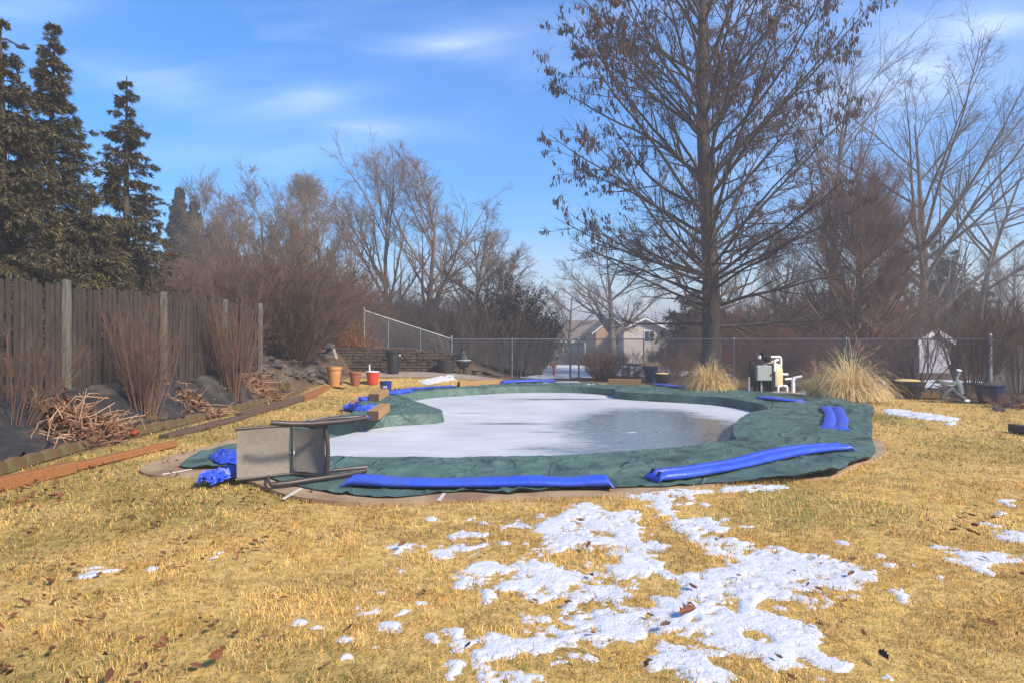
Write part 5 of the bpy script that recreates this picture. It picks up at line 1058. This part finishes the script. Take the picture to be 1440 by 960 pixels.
# ------------------------------------------------------------------ the big catkin tree
M_bark = mat('dark_bark', (.050, .036, .026), .95, (.095, .070, .052), 3, 7, .7, 18, stretch=(4, 4, 1))
M_twig = mat('dark_twig', (.050, .034, .025), .9, (.08, .055, .042), 3)
M_rtwig = mat('reddish_twig', (.150, .068, .043), .9, (.22, .115, .075), 2)
M_btwig = mat('brown_twig', (.095, .056, .035), .9, (.155, .096, .062), 2)
M_otwig = mat('tan_stem', (.20, .12, .065), .9, (.30, .19, .11), 4)
M_ptwig = mat('pale_bark', (.105, .076, .056), .95, (.165, .128, .098), 1.5, 6, .4, 12)
M_gtwig = mat('grey_brown_bark', (.15, .100, .064), .95, (.23, .165, .11), 1.5, 6, .4, 12)
M_catkin = mat('dry_catkin', (.060, .026, .019), .8, (.11, .052, .037), 6, 4)
def hero():
    rng = np.random.default_rng(42); b = gp(1003, 505); Y0 = 25.0; X0 = (1001 - CX) / F * Y0; Z0 = float(H(X0, Y0)); h = 21.0
    n = 40; P = np.zeros((1, n, 3)); zz = np.linspace(-.1, h, n); P[0, :, 2] = zz; P[0, :, 0] = .10 * np.sin(zz * .45) - zz * .028; P[0, :, 1] = .1 * np.sin(zz * .3 + 1)
    R = (.35 * (1 - zz / h) ** .85 + .03 + .20 * np.exp(-np.maximum(zz, 0) / .55))[None]
    m = 84; z = np.sort(np.concatenate([rng.uniform(1.9, 4.4, 22), rng.uniform(4.0, 12, 40), rng.uniform(12, 19.5, 22)])); az = np.arange(m) * 2.399 + rng.normal(0, .35, m)
    f = np.clip((z + .1) / (h + .1) * (n - 1), 0, n - 1.01); i = f.astype(int); S = P[0, i]; rr = R[0, i]
    tilt = np.radians(np.interp(z, [1.8, 3, 5, 9, 13, 19], [84, 72, 55, 47, 40, 32]) + rng.normal(0, 5, m)); L = np.interp(z, [1.8, 3, 5, 9, 13, 19.5], [5.8, 7.0, 8.0, 8.0, 7.0, 2.6]) * rng.uniform(.82, 1.08, m)
    D = np.stack([np.sin(tilt) * np.cos(az), np.sin(tilt) * np.sin(az), np.cos(tilt)], 1); n1 = 14; P1 = np.zeros((m, n1, 3)); P1[:, 0] = S; d = D.copy(); upk = np.interp(z, [1.8, 3.5, 6, 12, 19], [.004, .010, .018, .022, .02])
    P1[:, 0, 2] = z
    for k in range(1, n1):
        P1[:, k] = P1[:, k - 1] + d * (L / (n1 - 1))[:, None]; d = d + rng.normal(0, .055, (m, 3)); d[:, 2] += upk + (.05 if k > 9 else 0) * (z < 4); d = nrm(d)
    R1 = taper(np.minimum(rr * .36, .020 + L * .0074), np.full(m, .010), n1)
    s, d, r_, t, ix = spawn(rng, P1, R1, 13, .10, .98, .62, .18); L2 = L[ix] * .36 * (1.12 - .75 * t) * rng.uniform(.5, 1.2, len(s)); P2 = grow(rng, s, d, L2, 8, .07, .014); R2 = taper(np.minimum(r_ * .6, .035), np.full(len(s), .006), 8)
    s, d, r_, t2, ix2 = spawn(rng, P2, R2, 7, .12, 1, .6, .2); L3 = np.maximum(.30, L2[ix2] * .40 * rng.uniform(.5, 1.2, len(s))); P3 = grow(rng, s, d, L3, 6, .09, .01); R3 = taper(np.maximum(r_ * .45, .0065), np.full(len(s), .0042), 6)
    s, d, r_, t3, ix3 = spawn(rng, P3, R3, 4, .2, 1, .6, .2); P4 = grow(rng, s, d, rng.uniform(.12, .4, len(s)), 4, .1, 0); R4 = taper(np.full(len(s), .0048), np.full(len(s), .0032), 4)
    t_ = thing('catkin_tree', 'very tall dark bare tree hung with brown catkins behind the fence', 'tree', (0, 0, 0))
    npobj('trunk', *tubes(P, R, 18), M_bark, t_, smooth=True); npobj('branches', *tubes(P1, R1, 8), M_bark, t_, smooth=True)
    npobj('twigs', *merge(tubes(P2, R2, 4), tubes(P3, R3, 3), tubes(P4, R4, 3)), M_twig, t_)
    # hanging catkins, thickest on the outer and upper crown
    s, d, r_, tt, ix4 = spawn(rng, P3, R3, 10, .25, 1, .6, .2); rho = np.hypot(s[:, 0], s[:, 1]); clump = fbm(s[:, 0] * .5 + 40, s[:, 2] * .5 + s[:, 1] * .4, 6, 3)
    pr = sm(2.2, 5.6, rho + np.maximum(s[:, 2] - 10, 0) * .35) * sm(4.2, 7.5, s[:, 2]) * sm(.20, .66, clump + .12 * sm(0, 5, s[:, 0]) + .05 * sm(8, 14, s[:, 2]) + .06 * sm(-3, -5, s[:, 0])); kp = rng.uniform(0, 1, len(s)) < pr * .62
    s = s[kp]; s = s + rng.normal(0, .03, s.shape); M = len(s); ln = rng.uniform(.11, .25, M); wd = rng.uniform(.015, .027, M); P5 = np.zeros((M, 4, 3)); dr = nrm(np.stack([rng.normal(0, .22, M), rng.normal(0, .22, M), -np.ones(M)], 1))
    for k, q in enumerate((0, .3, .75, 1)): P5[:, k] = s + dr * (ln * q)[:, None]
    V, Fq = tubes(P5, np.stack([wd * .25, wd, wd * .9, wd * .2], 1), 4); npobj('catkins', V, Fq, M_catkin, t_)['kind'] = 'stuff'
    t_.location = (X0, Y0, Z0); return M
hero()

# ------------------------------------------------------------------ evergreens
M_leafc = mat('conifer_spray', (1, 1, 1), .8, attr='tint', spec=.2, trans=.12)
def conifer(seed, h, rb, nb, c0, c1, cg, kids=15, leaflets=15, droop=.05, dense=1.0, gold=.3, powr=.95, wl=(.06, .14), ww=(.012, .026), top_open=.2):
    rng = np.random.default_rng(seed); P = np.zeros((1, 24, 3)); zz = np.linspace(0, h, 24); P[0, :, 2] = zz; P[0, :, 0] = .04 * np.sin(zz); R = (.16 * (h / 9) * (1 - zz / h) + .012)[None]
    u = rng.uniform(0, 1, nb) ** 1.2; z = h * (.02 + .975 * (1 - (1 - rng.uniform(0, 1, nb)) ** .58)); az = rng.uniform(0, 6.283, nb); L = (rb * (1 - z / h) ** powr + .05) * rng.uniform(.5, 1.15, nb)
    e = np.interp(z / h, [0, .5, .9, 1], [-.02, .12, .40, .8]) + rng.normal(0, .12, nb); D = np.stack([np.cos(az) * np.cos(e), np.sin(az) * np.cos(e), np.sin(e)], 1)
    S = np.stack([np.zeros(nb), np.zeros(nb), z], 1); P1 = grow(rng, S, D, L, 9, .05, -.012); P1[:, :, 2] -= (np.linspace(0, 1, 9)[None] ** 2) * L[:, None] * .12; R1 = taper(.012 + L * .007, np.full(nb, .004), 9)
    s, d, r_, t, ix = spawn(rng, P1, R1, kids, .12, 1, .8, .15); d[:, 2] *= .45; d[:, 2] -= droop; d = nrm(d); Ls = (.04 + .36 * L[ix] * (1.15 - t)) * rng.uniform(.6, 1.2, len(s)); P2 = grow(rng, s, d, Ls, 5, .06, -droop * 1.5); R2 = taper(np.full(len(s), .004), np.full(len(s), .002), 5)
    s, d, r_, t2, ix2 = spawn(rng, P2, R2, leaflets, .05, 1, .55, .15); d[:, 2] -= .10; d = nrm(d); n = len(s); l = rng.uniform(*wl, n); w = rng.uniform(*ww, n)
    sd_ = nrm(np.cross(d, nrm(rng.normal(0, .5, (n, 3)) + np.array([0, 0, 1.0])))); m = s + d * (l * .5)[:, None]; tip = s + d * l[:, None]; tip[:, 2] -= l * .15
    V = np.stack([s, m + sd_ * (w / 2)[:, None], tip, m - sd_ * (w / 2)[:, None]], 1).reshape(-1, 3); Fq = np.arange(n * 4).reshape(-1, 4)
    out = t[ix2]; c = np.array(c0) * np.ones((n, 1)); q = rng.uniform(0, 1, n)[:, None]; c = c * (1 - q) + np.array(c1) * q; g = (rng.uniform(0, 1, n) < gold * (.2 + 1.0 * out) * (.5 + fbm(s[:, 2] * 1.2, s[:, 0] * 1.2 + s[:, 1], seed, 3)))[:, None]
    c = np.where(g, np.array(cg) * rng.uniform(.6, 1.25, (n, 1)), c) * rng.uniform(.75, 1.2, (n, 1))  # sunlit tips put into the leaf colour as gold, mostly towards branch ends
    return merge(tubes(P, R, 8), tubes(P1, R1, 4), tubes(P2, R2, 3)), (V, Fq, np.repeat(c, 4, 0))
def evergreen(name, label, px, d, ptop, pxw, nb, seed, **kw):
    x = hx(px, d); z = float(H(x, d)); h = CH - (ptop - CY) / F * d - z; rb = pxw / F * d / 2
    st, (V, Fq, c) = conifer(seed, h, rb, nb, **kw); t = thing(name, label, 'evergreen tree', (0, 0, 0)); npobj('trunk', st[0], st[1], M_bark, t); npobj('crown', V, Fq, M_leafc, t, col=c); t.location = (x, d, z); t.rotation_euler = (0, 0, seed); return t
OL = dict(c0=(.062, .058, .027), c1=(.11, .095, .043), cg=(.21, .165, .075))
evergreen('evergreen', 'leftmost olive evergreen cut by the left picture edge above the fence', 2, 12.6, 26, 270, 520, 3, gold=.5, **OL)
evergreen('evergreen', 'tallest olive evergreen with thin bare leader tip in the left row', 74, 14.2, 32, 255, 520, 1, gold=.4, **OL)
evergreen('evergreen', 'shorter open evergreen rightmost of the row of three at left', 178, 16.2, 106, 200, 400, 2, gold=.25, **OL)
evergreen('evergreen', 'low bushy evergreen filling the gap between the left row trunks', 128, 13.6, 268, 230, 330, 5, gold=.5, **OL)
CO = dict(c0=(.030, .036, .018), c1=(.055, .055, .026), cg=(.10, .085, .04), kids=9, leaflets=7, droop=-.05, powr=.85, wl=(.16, .32), ww=(.09, .16))
evergreen('columnar_conifer', 'taller narrow pointed conifer of the far pair behind the brush', 252, 44, 262, 74, 1000, 6, gold=.1, **CO)
evergreen('columnar_conifer', 'shorter narrow pointed conifer right in the far pair', 273, 45, 277, 66, 900, 7, gold=.1, **CO)
PI = dict(c0=(.022, .034, .022), c1=(.045, .058, .034), cg=(.08, .085, .04), kids=10, leaflets=9, droop=.0, powr=.5, wl=(.22, .42), ww=(.05, .09))
evergreen('pine', 'broad dark green pine mass behind the leaning pale tree at right', 1325, 46, 338, 130, 230, 8, gold=.1, **PI)
evergreen('pine', 'dark green pine lower and right of the broad pine mass', 1375, 50, 405, 95, 180, 9, gold=.1, **PI)
evergreen('pine', 'small pale green pine top poking through the reddish tree', 1262, 44, 300, 60, 140, 10, gold=.5, c0=(.07, .08, .055), c1=(.10, .11, .07), cg=(.16, .15, .09), kids=10, leaflets=8, droop=.0, powr=.7, wl=(.22, .42), ww=(.04, .08))
evergreen('pine', 'dark evergreen hump low behind the foot of the big catkin tree', 985, 40, 405, 150, 220, 12, gold=.25, c0=(.05, .05, .03), c1=(.085, .075, .04), cg=(.14, .10, .05), kids=10, leaflets=8, droop=.0, powr=.5, wl=(.22, .42), ww=(.04, .08))

# ------------------------------------------------------------------ bare trees and shrubs
def put(px, d): x = hx(px, d); return Vector((x, d, float(H(x, d)) - .03))
def hgt(px, d, ptop): return CH - (ptop - CY) / F * d - float(H(hx(px, d), d))
def btree(label, px, d, ptop, seed, m1=M_gtwig, m2=None, name='bare_tree', rz=0, **kw):
    h = hgt(px, d, ptop); s, c = bare_tree(seed, h=h, **kw); return plant(name, label, 'tree', put(px, d), s, c, m1, m2 or m1, rz=rz)
# right of the big tree
s_, c_ = bare_tree(21, h=hgt(1195, 30, 225), r=.20, fork=.05, nl=110, ang=.85, k2=11, k3=7, k4=3, up=.06, wob=.06, tr=.0055, lr=.50, twl=.45)
plant('reddish_tree', 'dense reddish brown conical bare tree right of the big catkin tree', 'tree', put(1205, 30), s_, c_, M_rtwig, M_rtwig)
btree('large pale bare tree with limbs leaning right over the dark pines', 1288, 42, 75, 31, M_ptwig, r=.34, fork=.12, nl=17, ang=.72, up=.012, wob=.06, lean=(.14, 0), lr=.74, tr=.008, k2=12, k3=8, k4=3)
btree('tall pale bare tree with steep forking trunks just behind the big tree', 1172, 46, 70, 32, M_ptwig, r=.34, fork=.12, nl=13, ang=.55, up=.02, wob=.055, lean=(-.05, 0), lr=.72, tr=.008, k2=11, k3=8, k4=2)
btree('pale bare tree reaching far out at the right picture edge', 1368, 47, 165, 33, M_ptwig, r=.28, fork=.12, nl=15, ang=.9, up=.012, wob=.065, lean=(.12, 0), lr=.78, tr=.008, k2=12, k3=8, k4=3)
btree('faint pale upright tree at the right edge beyond the shed', 1425, 62, 300, 34, M_ptwig, r=.2, fork=.2, nl=16, ang=.6, up=.03, lr=.42, tr=.010)
btree('faint pale tree between the shed and the right edge', 1392, 66, 340, 35, M_ptwig, r=.2, fork=.2, nl=14, ang=.55, up=.03, lr=.45, tr=.010)
btree('faint pale stout bare tree seen through the big tree above the houses', 862, 66, 325, 36, M_ptwig, r=.45, fork=.16, nl=11, ang=.85, up=.02, wob=.06, lr=.72, tr=.012)
btree('faint pale spreading tree left of the houses above the thicket end', 800, 74, 392, 37, M_ptwig, r=.3, fork=.2, nl=9, ang=1.0, up=.01, lr=.75, tr=.011)
btree('grey bare tree behind the reddish brush between big tree and reddish tree', 1100, 40, 330, 38, M_ptwig, r=.22, fork=.1, nl=14, ang=.6, up=.03, lr=.55, tr=.008)
# left and centre
btree('forked bare grey tree left of the two tall ones in the centre gap', 545, 44, 236, 41, r=.24, fork=.10, nl=14, ang=.52, up=.014, wob=.055, lr=.74, tr=.008, k2=11, k3=8)
btree('leaning bare grey tree right of the two tall ones in the centre gap', 598, 43, 236, 42, r=.26, fork=.08, nl=15, ang=.60, up=.012, wob=.055, lean=(.08, 0), lr=.76, tr=.008, k2=11, k3=8)
btree('round headed bare brown tree right of the two tall grey trees', 672, 44, 292, 43, r=.20, fork=.12, nl=20, ang=.8, up=.01, wob=.06, lr=.62, tr=.009)
btree('small bare tree low at the right end of the far thicket', 712, 40, 360, 44, r=.14, fork=.12, nl=12, ang=.7, up=.01, lr=.6, tr=.008)
btree('slim dark sapling standing alone right of the thicket', 757, 31, 392, 45, M_btwig, r=.035, fork=.3, nl=9, ang=.6, up=.01, lr=.35, tr=.007, k2=4, k3=3, k4=0)
btree('thin sapling stem left of the houses', 744, 33, 425, 46, M_btwig, r=.03, fork=.3, nl=7, ang=.6, up=.01, lr=.35, tr=.007, k2=4, k3=3, k4=0)
rows = [(292, 34, 262, 'with a long bare leader right of the narrow conifers'), (335, 36, 268, 'fourth from the narrow conifers, stiff and upright'), (372, 33, 258, 'with tight upright leaders above the big bush'), (408, 37, 262, 'just left of the round tufted crown'), (452, 34, 262, 'just right of the round tufted crown'), (488, 40, 282, 'at the right end of the upright row behind the big bush'), (315, 40, 285, 'short and far, behind the bare leader tree'), (425, 42, 300, 'short and far, under the round tufted crown')]
for k, (px, d, tp, w) in enumerate(rows): btree('bare brown tree ' + w, px, d, tp, 50 + k, M_gtwig, M_gtwig, r=.13, fork=.15, nl=12, ang=.42, up=.03, wob=.05, lr=.58, tr=.0085, k4=3)
# round tufted far crown on a slim trunk
x = put(430, 62); h = hgt(430, 62, 236); P = np.zeros((1, 6, 3)); P[0, :, 2] = np.linspace(0, h - 1.5, 6); st = tubes(P, taper([.2], [.08], 6), 8)
rng = np.random.default_rng(8); D = nrm(rng.normal(0, 1, (260, 3)) + np.array([0, 0, .35])); S = np.tile(np.array([[0, 0, h - 2.4]]), (260, 1)) + rng.normal(0, .2, (260, 3)); P1 = grow(rng, S, D, rng.uniform(.8, 2.1, 260), 6, .08, .03); R1 = taper(np.full(260, .03), np.full(260, .012), 6)
s, d, r_, t, ix = spawn(rng, P1, R1, 10, .2, 1, .6, .2); P2 = grow(rng, s, d, rng.uniform(.3, .8, len(s)), 4, .1, 0); plant('tufted_tree', 'slim far tree with a round dense tuft of crown above the brush', 'tree', x, st, merge(tubes(P1, R1, 3), tubes(P2, taper(np.full(len(s), .02), np.full(len(s), .012), 4), 3)), M_ptwig, M_gtwig)
# shrubs one can tell apart
def shrub(label, px, d, ptop, seed, m1, m2, name='bare_shrub', **kw):
    s, c = bush(seed, h=hgt(px, d, ptop) * kw.pop('hk', .92), **kw); return plant(name, label, 'shrub', put(px, d), s, c, m1, m2, n1='stems', n2='twigs')
def pshrub(label, px, py, ptop, seed, m1, m2, name='bare_shrub', **kw):
    b = gp(px, py); return shrub(label, px, b.y, ptop, seed, m1, m2, name, **kw)
pshrub('huge dense bare brown bush rising from the rubble slope', 415, 503, 338, 1, M_btwig, M_btwig, nst=90, spread=.85, basr=.5, r=.020, k1=12, k2=9, wob=.095, up=.012, twl=.42, l1=.42, a1=.65, hk=1.0, tr=.0045)
pshrub('upright many stemmed shrub on the fabric in front of the picket fence middle', 205, 582, 398, 2, M_rtwig, M_btwig, nst=52, spread=.33, basr=.20, r=.008, k1=7, k2=3, wob=.035, up=.0, twl=.2, l1=.3, tr=.0028)
pshrub('upright shrub with rusty stems near the far end of the picket fence', 330, 559, 372, 3, M_rtwig, M_btwig, nst=52, spread=.28, basr=.20, r=.009, k1=7, k2=3, wob=.035, up=.0, twl=.25, l1=.3, tr=.0032)
pshrub('sprawling thin stemmed shrub at the left edge before the fence', 14, 590, 402, 4, M_rtwig, M_btwig, nst=34, spread=.65, basr=.35, r=.006, k1=6, k2=3, wob=.06, up=-.004, twl=.2, l1=.35, tr=.0026)
pshrub('dense brown broom shaped shrub in the middle of the far fence', 847, 534, 486, 5, M_btwig, M_rtwig, nst=170, spread=.72, basr=.22, r=.008, k1=4, k2=3, wob=.03, up=.0, twl=.16, l1=.28, tr=.0045)
shrub('reddish twiggy shrub wrapping the foot of the big tree at its right', 1062, 26.5, 415, 6, M_rtwig, M_rtwig, nst=80, spread=1.1, basr=.5, r=.014, k1=10, k2=7, wob=.09, up=.0, twl=.4, l1=.42, tr=.005)
shrub('reddish spreading shrub behind the pump left of the straw grass', 1130, 27.5, 440, 7, M_rtwig, M_rtwig, nst=60, spread=1.0, basr=.5, r=.014, k1=9, k2=7, wob=.08, up=.0, twl=.4, l1=.42, tr=.005)
shrub('brown multi stemmed shrub in front of the shed left side', 1287, 19.2, 395, 8, M_btwig, M_rtwig, nst=22, spread=.62, basr=.22, r=.018, k1=7, k2=4, wob=.08, up=.004, twl=.35, l1=.42, tr=.0042)
shrub('upright brown shrub thicket between the shed and the corner fence post', 1364, 17.6, 385, 9, M_btwig, M_btwig, nst=48, spread=.42, basr=.30, r=.013, k1=8, k2=5, wob=.05, up=.0, twl=.3, l1=.4, tr=.004)
shrub('brown shrub right of the corner fence post at the picture edge', 1432, 18.5, 395, 10, M_btwig, M_btwig, nst=48, spread=.6, basr=.35, r=.013, k1=8, k2=6, wob=.06, up=.0, twl=.3, l1=.4, tr=.004)
shrub('low rusty shrub between the straw grass and the black tub', 1246, 19.0, 495, 11, M_rtwig, M_rtwig, nst=60, spread=.9, basr=.3, r=.008, k1=6, k2=4, wob=.08, up=0, twl=.2, l1=.4, tr=.004)
shrub('low rusty shrub behind the two blue and black planters', 945, 24.2, 492, 12, M_rtwig, M_rtwig, nst=50, spread=.9, basr=.3, r=.008, k1=6, k2=4, wob=.08, up=0, twl=.2, l1=.4, tr=.0045)
shrub('low brown shrub left of the blue planter', 880, 24.8, 500, 13, M_btwig, M_rtwig, nst=50, spread=.9, basr=.3, r=.008, k1=6, k2=4, wob=.08, up=0, twl=.2, l1=.4, tr=.0045)
for k, (px, d, tp, w) in enumerate(((245, 21, 350, 'nearest the narrow conifers'), (285, 23, 335, 'second along'), (330, 22, 325, 'behind the rusty upright shrub'), (372, 24, 318, 'behind the fence end'), (205, 19, 372, 'under the open evergreen'))):
    shrub('reddish tangled shrub behind the picket fence, ' + w, px, d, tp, 60 + k, M_btwig, [M_btwig, M_rtwig][k % 2], nst=60, spread=.8, basr=.7, r=.014, k1=9, k2=6, wob=.07, up=.004, twl=.45, l1=.42, tr=.005)
b = gp(1408, 566); pshrub('drooping dead leafed perennial spilling right of the navy pot', 1425, 572, 545, 31, M_otwig, M_rtwig, nst=60, spread=1.1, basr=.3, r=.006, k1=5, k2=3, wob=.1, up=-.03, twl=.15, l1=.4, tr=.003)
# leafy dark bush at the thicket end
def leafy(label, px, d, ptop, seed):
    h = hgt(px, d, ptop); (sV, sF), (tV, tF) = bush(seed, 60, h * .95, .38, .4, .02, 9, 6, .07, .004, .4, (0, 0), .4, .005)
    t = thing('leafy_bush', label, 'bush', (0, 0, 0)); npobj('stems', sV, sF, M_btwig, t); npobj('twigs', tV, tF, M_btwig, t)
    rng = np.random.default_rng(seed); k = rng.integers(0, len(tV), 9000); p = tV[k]; kp = (p[:, 2] > h * .25) & (rng.uniform(0, 1, len(p)) < .25 + .75 * sm(.42, .6, fbm(p[:, 0] * 1.2 + 9, p[:, 2] * 1.2 + p[:, 1], 3, 3))); p = p[kp]; n = len(p); d_ = nrm(rng.normal(0, 1, (n, 3)) + np.array([0, 0, -.5])); l = rng.uniform(.07, .15, n)[:, None]; s_ = nrm(np.cross(d_, rng.normal(0, 1, (n, 3)))); w = l * .28
    V = np.stack([p, p + d_ * l * .5 + s_ * w, p + d_ * l, p + d_ * l * .5 - s_ * w], 1).reshape(-1, 3); c = np.where(rng.uniform(0, 1, (n, 1)) < .15, np.array([[.12, .11, .045]]), np.array([[.045, .045, .030]])) * rng.uniform(.6, 1.3, (n, 1))
    npobj('leaves', V, np.arange(n * 4).reshape(-1, 4), M_leafc, t, col=np.repeat(c, 4, 0)); t.location = put(px, d)
leafy('dark leafy bush at the right end of the thicket beyond the fence', 722, 29.5, 385, 71)
leafy('yellowish leafy shrub low at the right foot of the thicket', 748, 28.2, 436, 72)
# the thicket beyond the fence: one brushy mass
def thicket(name, label, spots, seed, m):
    rng = np.random.default_rng(seed); var = [merge(*bush(seed + k, 30, 1.0, .40, .28, .0055, 7, 4, .05, .004, .10, (0, 0), .40, .0017)) for k in range(4)]; out = []
    for px, d, tp in spots:
        V, Fq = var[rng.integers(4)]; a = rng.uniform(0, 6.28); h = hgt(px, d, tp) * rng.uniform(.85, 1.08); c, s = math.cos(a), math.sin(a); wd = rng.uniform(.8, 1.2) * max(1, 2.2 / max(h, .5)) ** .4
        Q = np.stack([(V[:, 0] * c - V[:, 1] * s) * h * wd, (V[:, 0] * s + V[:, 1] * c) * h * wd, V[:, 2] * h], 1) + np.array(put(px, d)); out.append((Q, Fq))
    tag(npobj(name, *merge(*out), m), label, kind='stuff')
rg = np.random.default_rng(4)
sp1 = [(px + rg.uniform(-10, 10), rg.uniform(27.5, 36), np.interp(px, [500, 560, 640, 700, 770], [385, 405, 400, 420, 470]) + rg.uniform(-20, 35)) for px in np.arange(500, 768, 6.5)]
thicket('brush', 'brown bare brush massed behind the left run of chain link', sp1, 100, M_gtwig)
sp2 = [(px + rg.uniform(-10, 10), rg.uniform(30, 40), np.interp(px, [930, 1000, 1100, 1250, 1340, 1460], [455, 430, 400, 400, 425, 430]) + rg.uniform(-15, 35)) for px in np.arange(930, 1475, 8)]; sp2 = [q for q in sp2 if not (1282 < q[0] < 1348)]
thicket('brush', 'brown bare brush massed behind the right run of chain link', sp2, 200, M_btwig)
sp3 = [(px + rg.uniform(-10, 10), rg.uniform(42, 56), 492 + rg.uniform(-10, 6)) for px in np.arange(740, 960, 8)]
thicket('brush', 'low dark brush in front of the far houses', sp3, 300, M_btwig)
sp4 = [(px + rg.uniform(-20, 20), rg.uniform(26, 32), np.interp(px, [225, 300, 400, 505], [380, 345, 345, 385]) + rg.uniform(-20, 25)) for px in np.arange(215, 510, 7)]
thicket('brush', 'brown bare brush massed behind the picket fence end and big bush', sp4, 400, M_btwig)
sp5 = [(px, rg.uniform(88, 125), rg.uniform(405, 445) + (25 if 740 < px < 960 else 0)) for px in np.arange(-150, 1700, 17)]
thicket('far_wood', 'pale far wood along the horizon', sp5, 500, M_ptwig)
sp6 = [(px, rg.uniform(15, 22), rg.uniform(345, 400)) for px in np.arange(-60, 235, 14)]
thicket('brush', 'reddish brush under the evergreens behind the fence', sp6, 600, M_btwig)

# ------------------------------------------------------------------ the winter haze
hz = MB(); hz.box((0, 300, 16), (1300, 1250, 44)); ho = hz.build('haze', bpy.data.materials.new('haze')); tag(ho, kind='stuff')
def haze_mat(m, dens):
    m.use_nodes = True; nt = m.node_tree
    for n in list(nt.nodes): nt.nodes.remove(n)
    o = nt.nodes.new('ShaderNodeOutputMaterial'); v = nt.nodes.new('ShaderNodeVolumePrincipled'); v.inputs['Color'].default_value = (.96, .92, .87, 1); v.inputs['Density'].default_value = dens; v.inputs['Anisotropy'].default_value = .1
    nt.links.new(v.outputs[0], o.inputs['Volume'])
haze_mat(ho.data.materials[0], .0040)
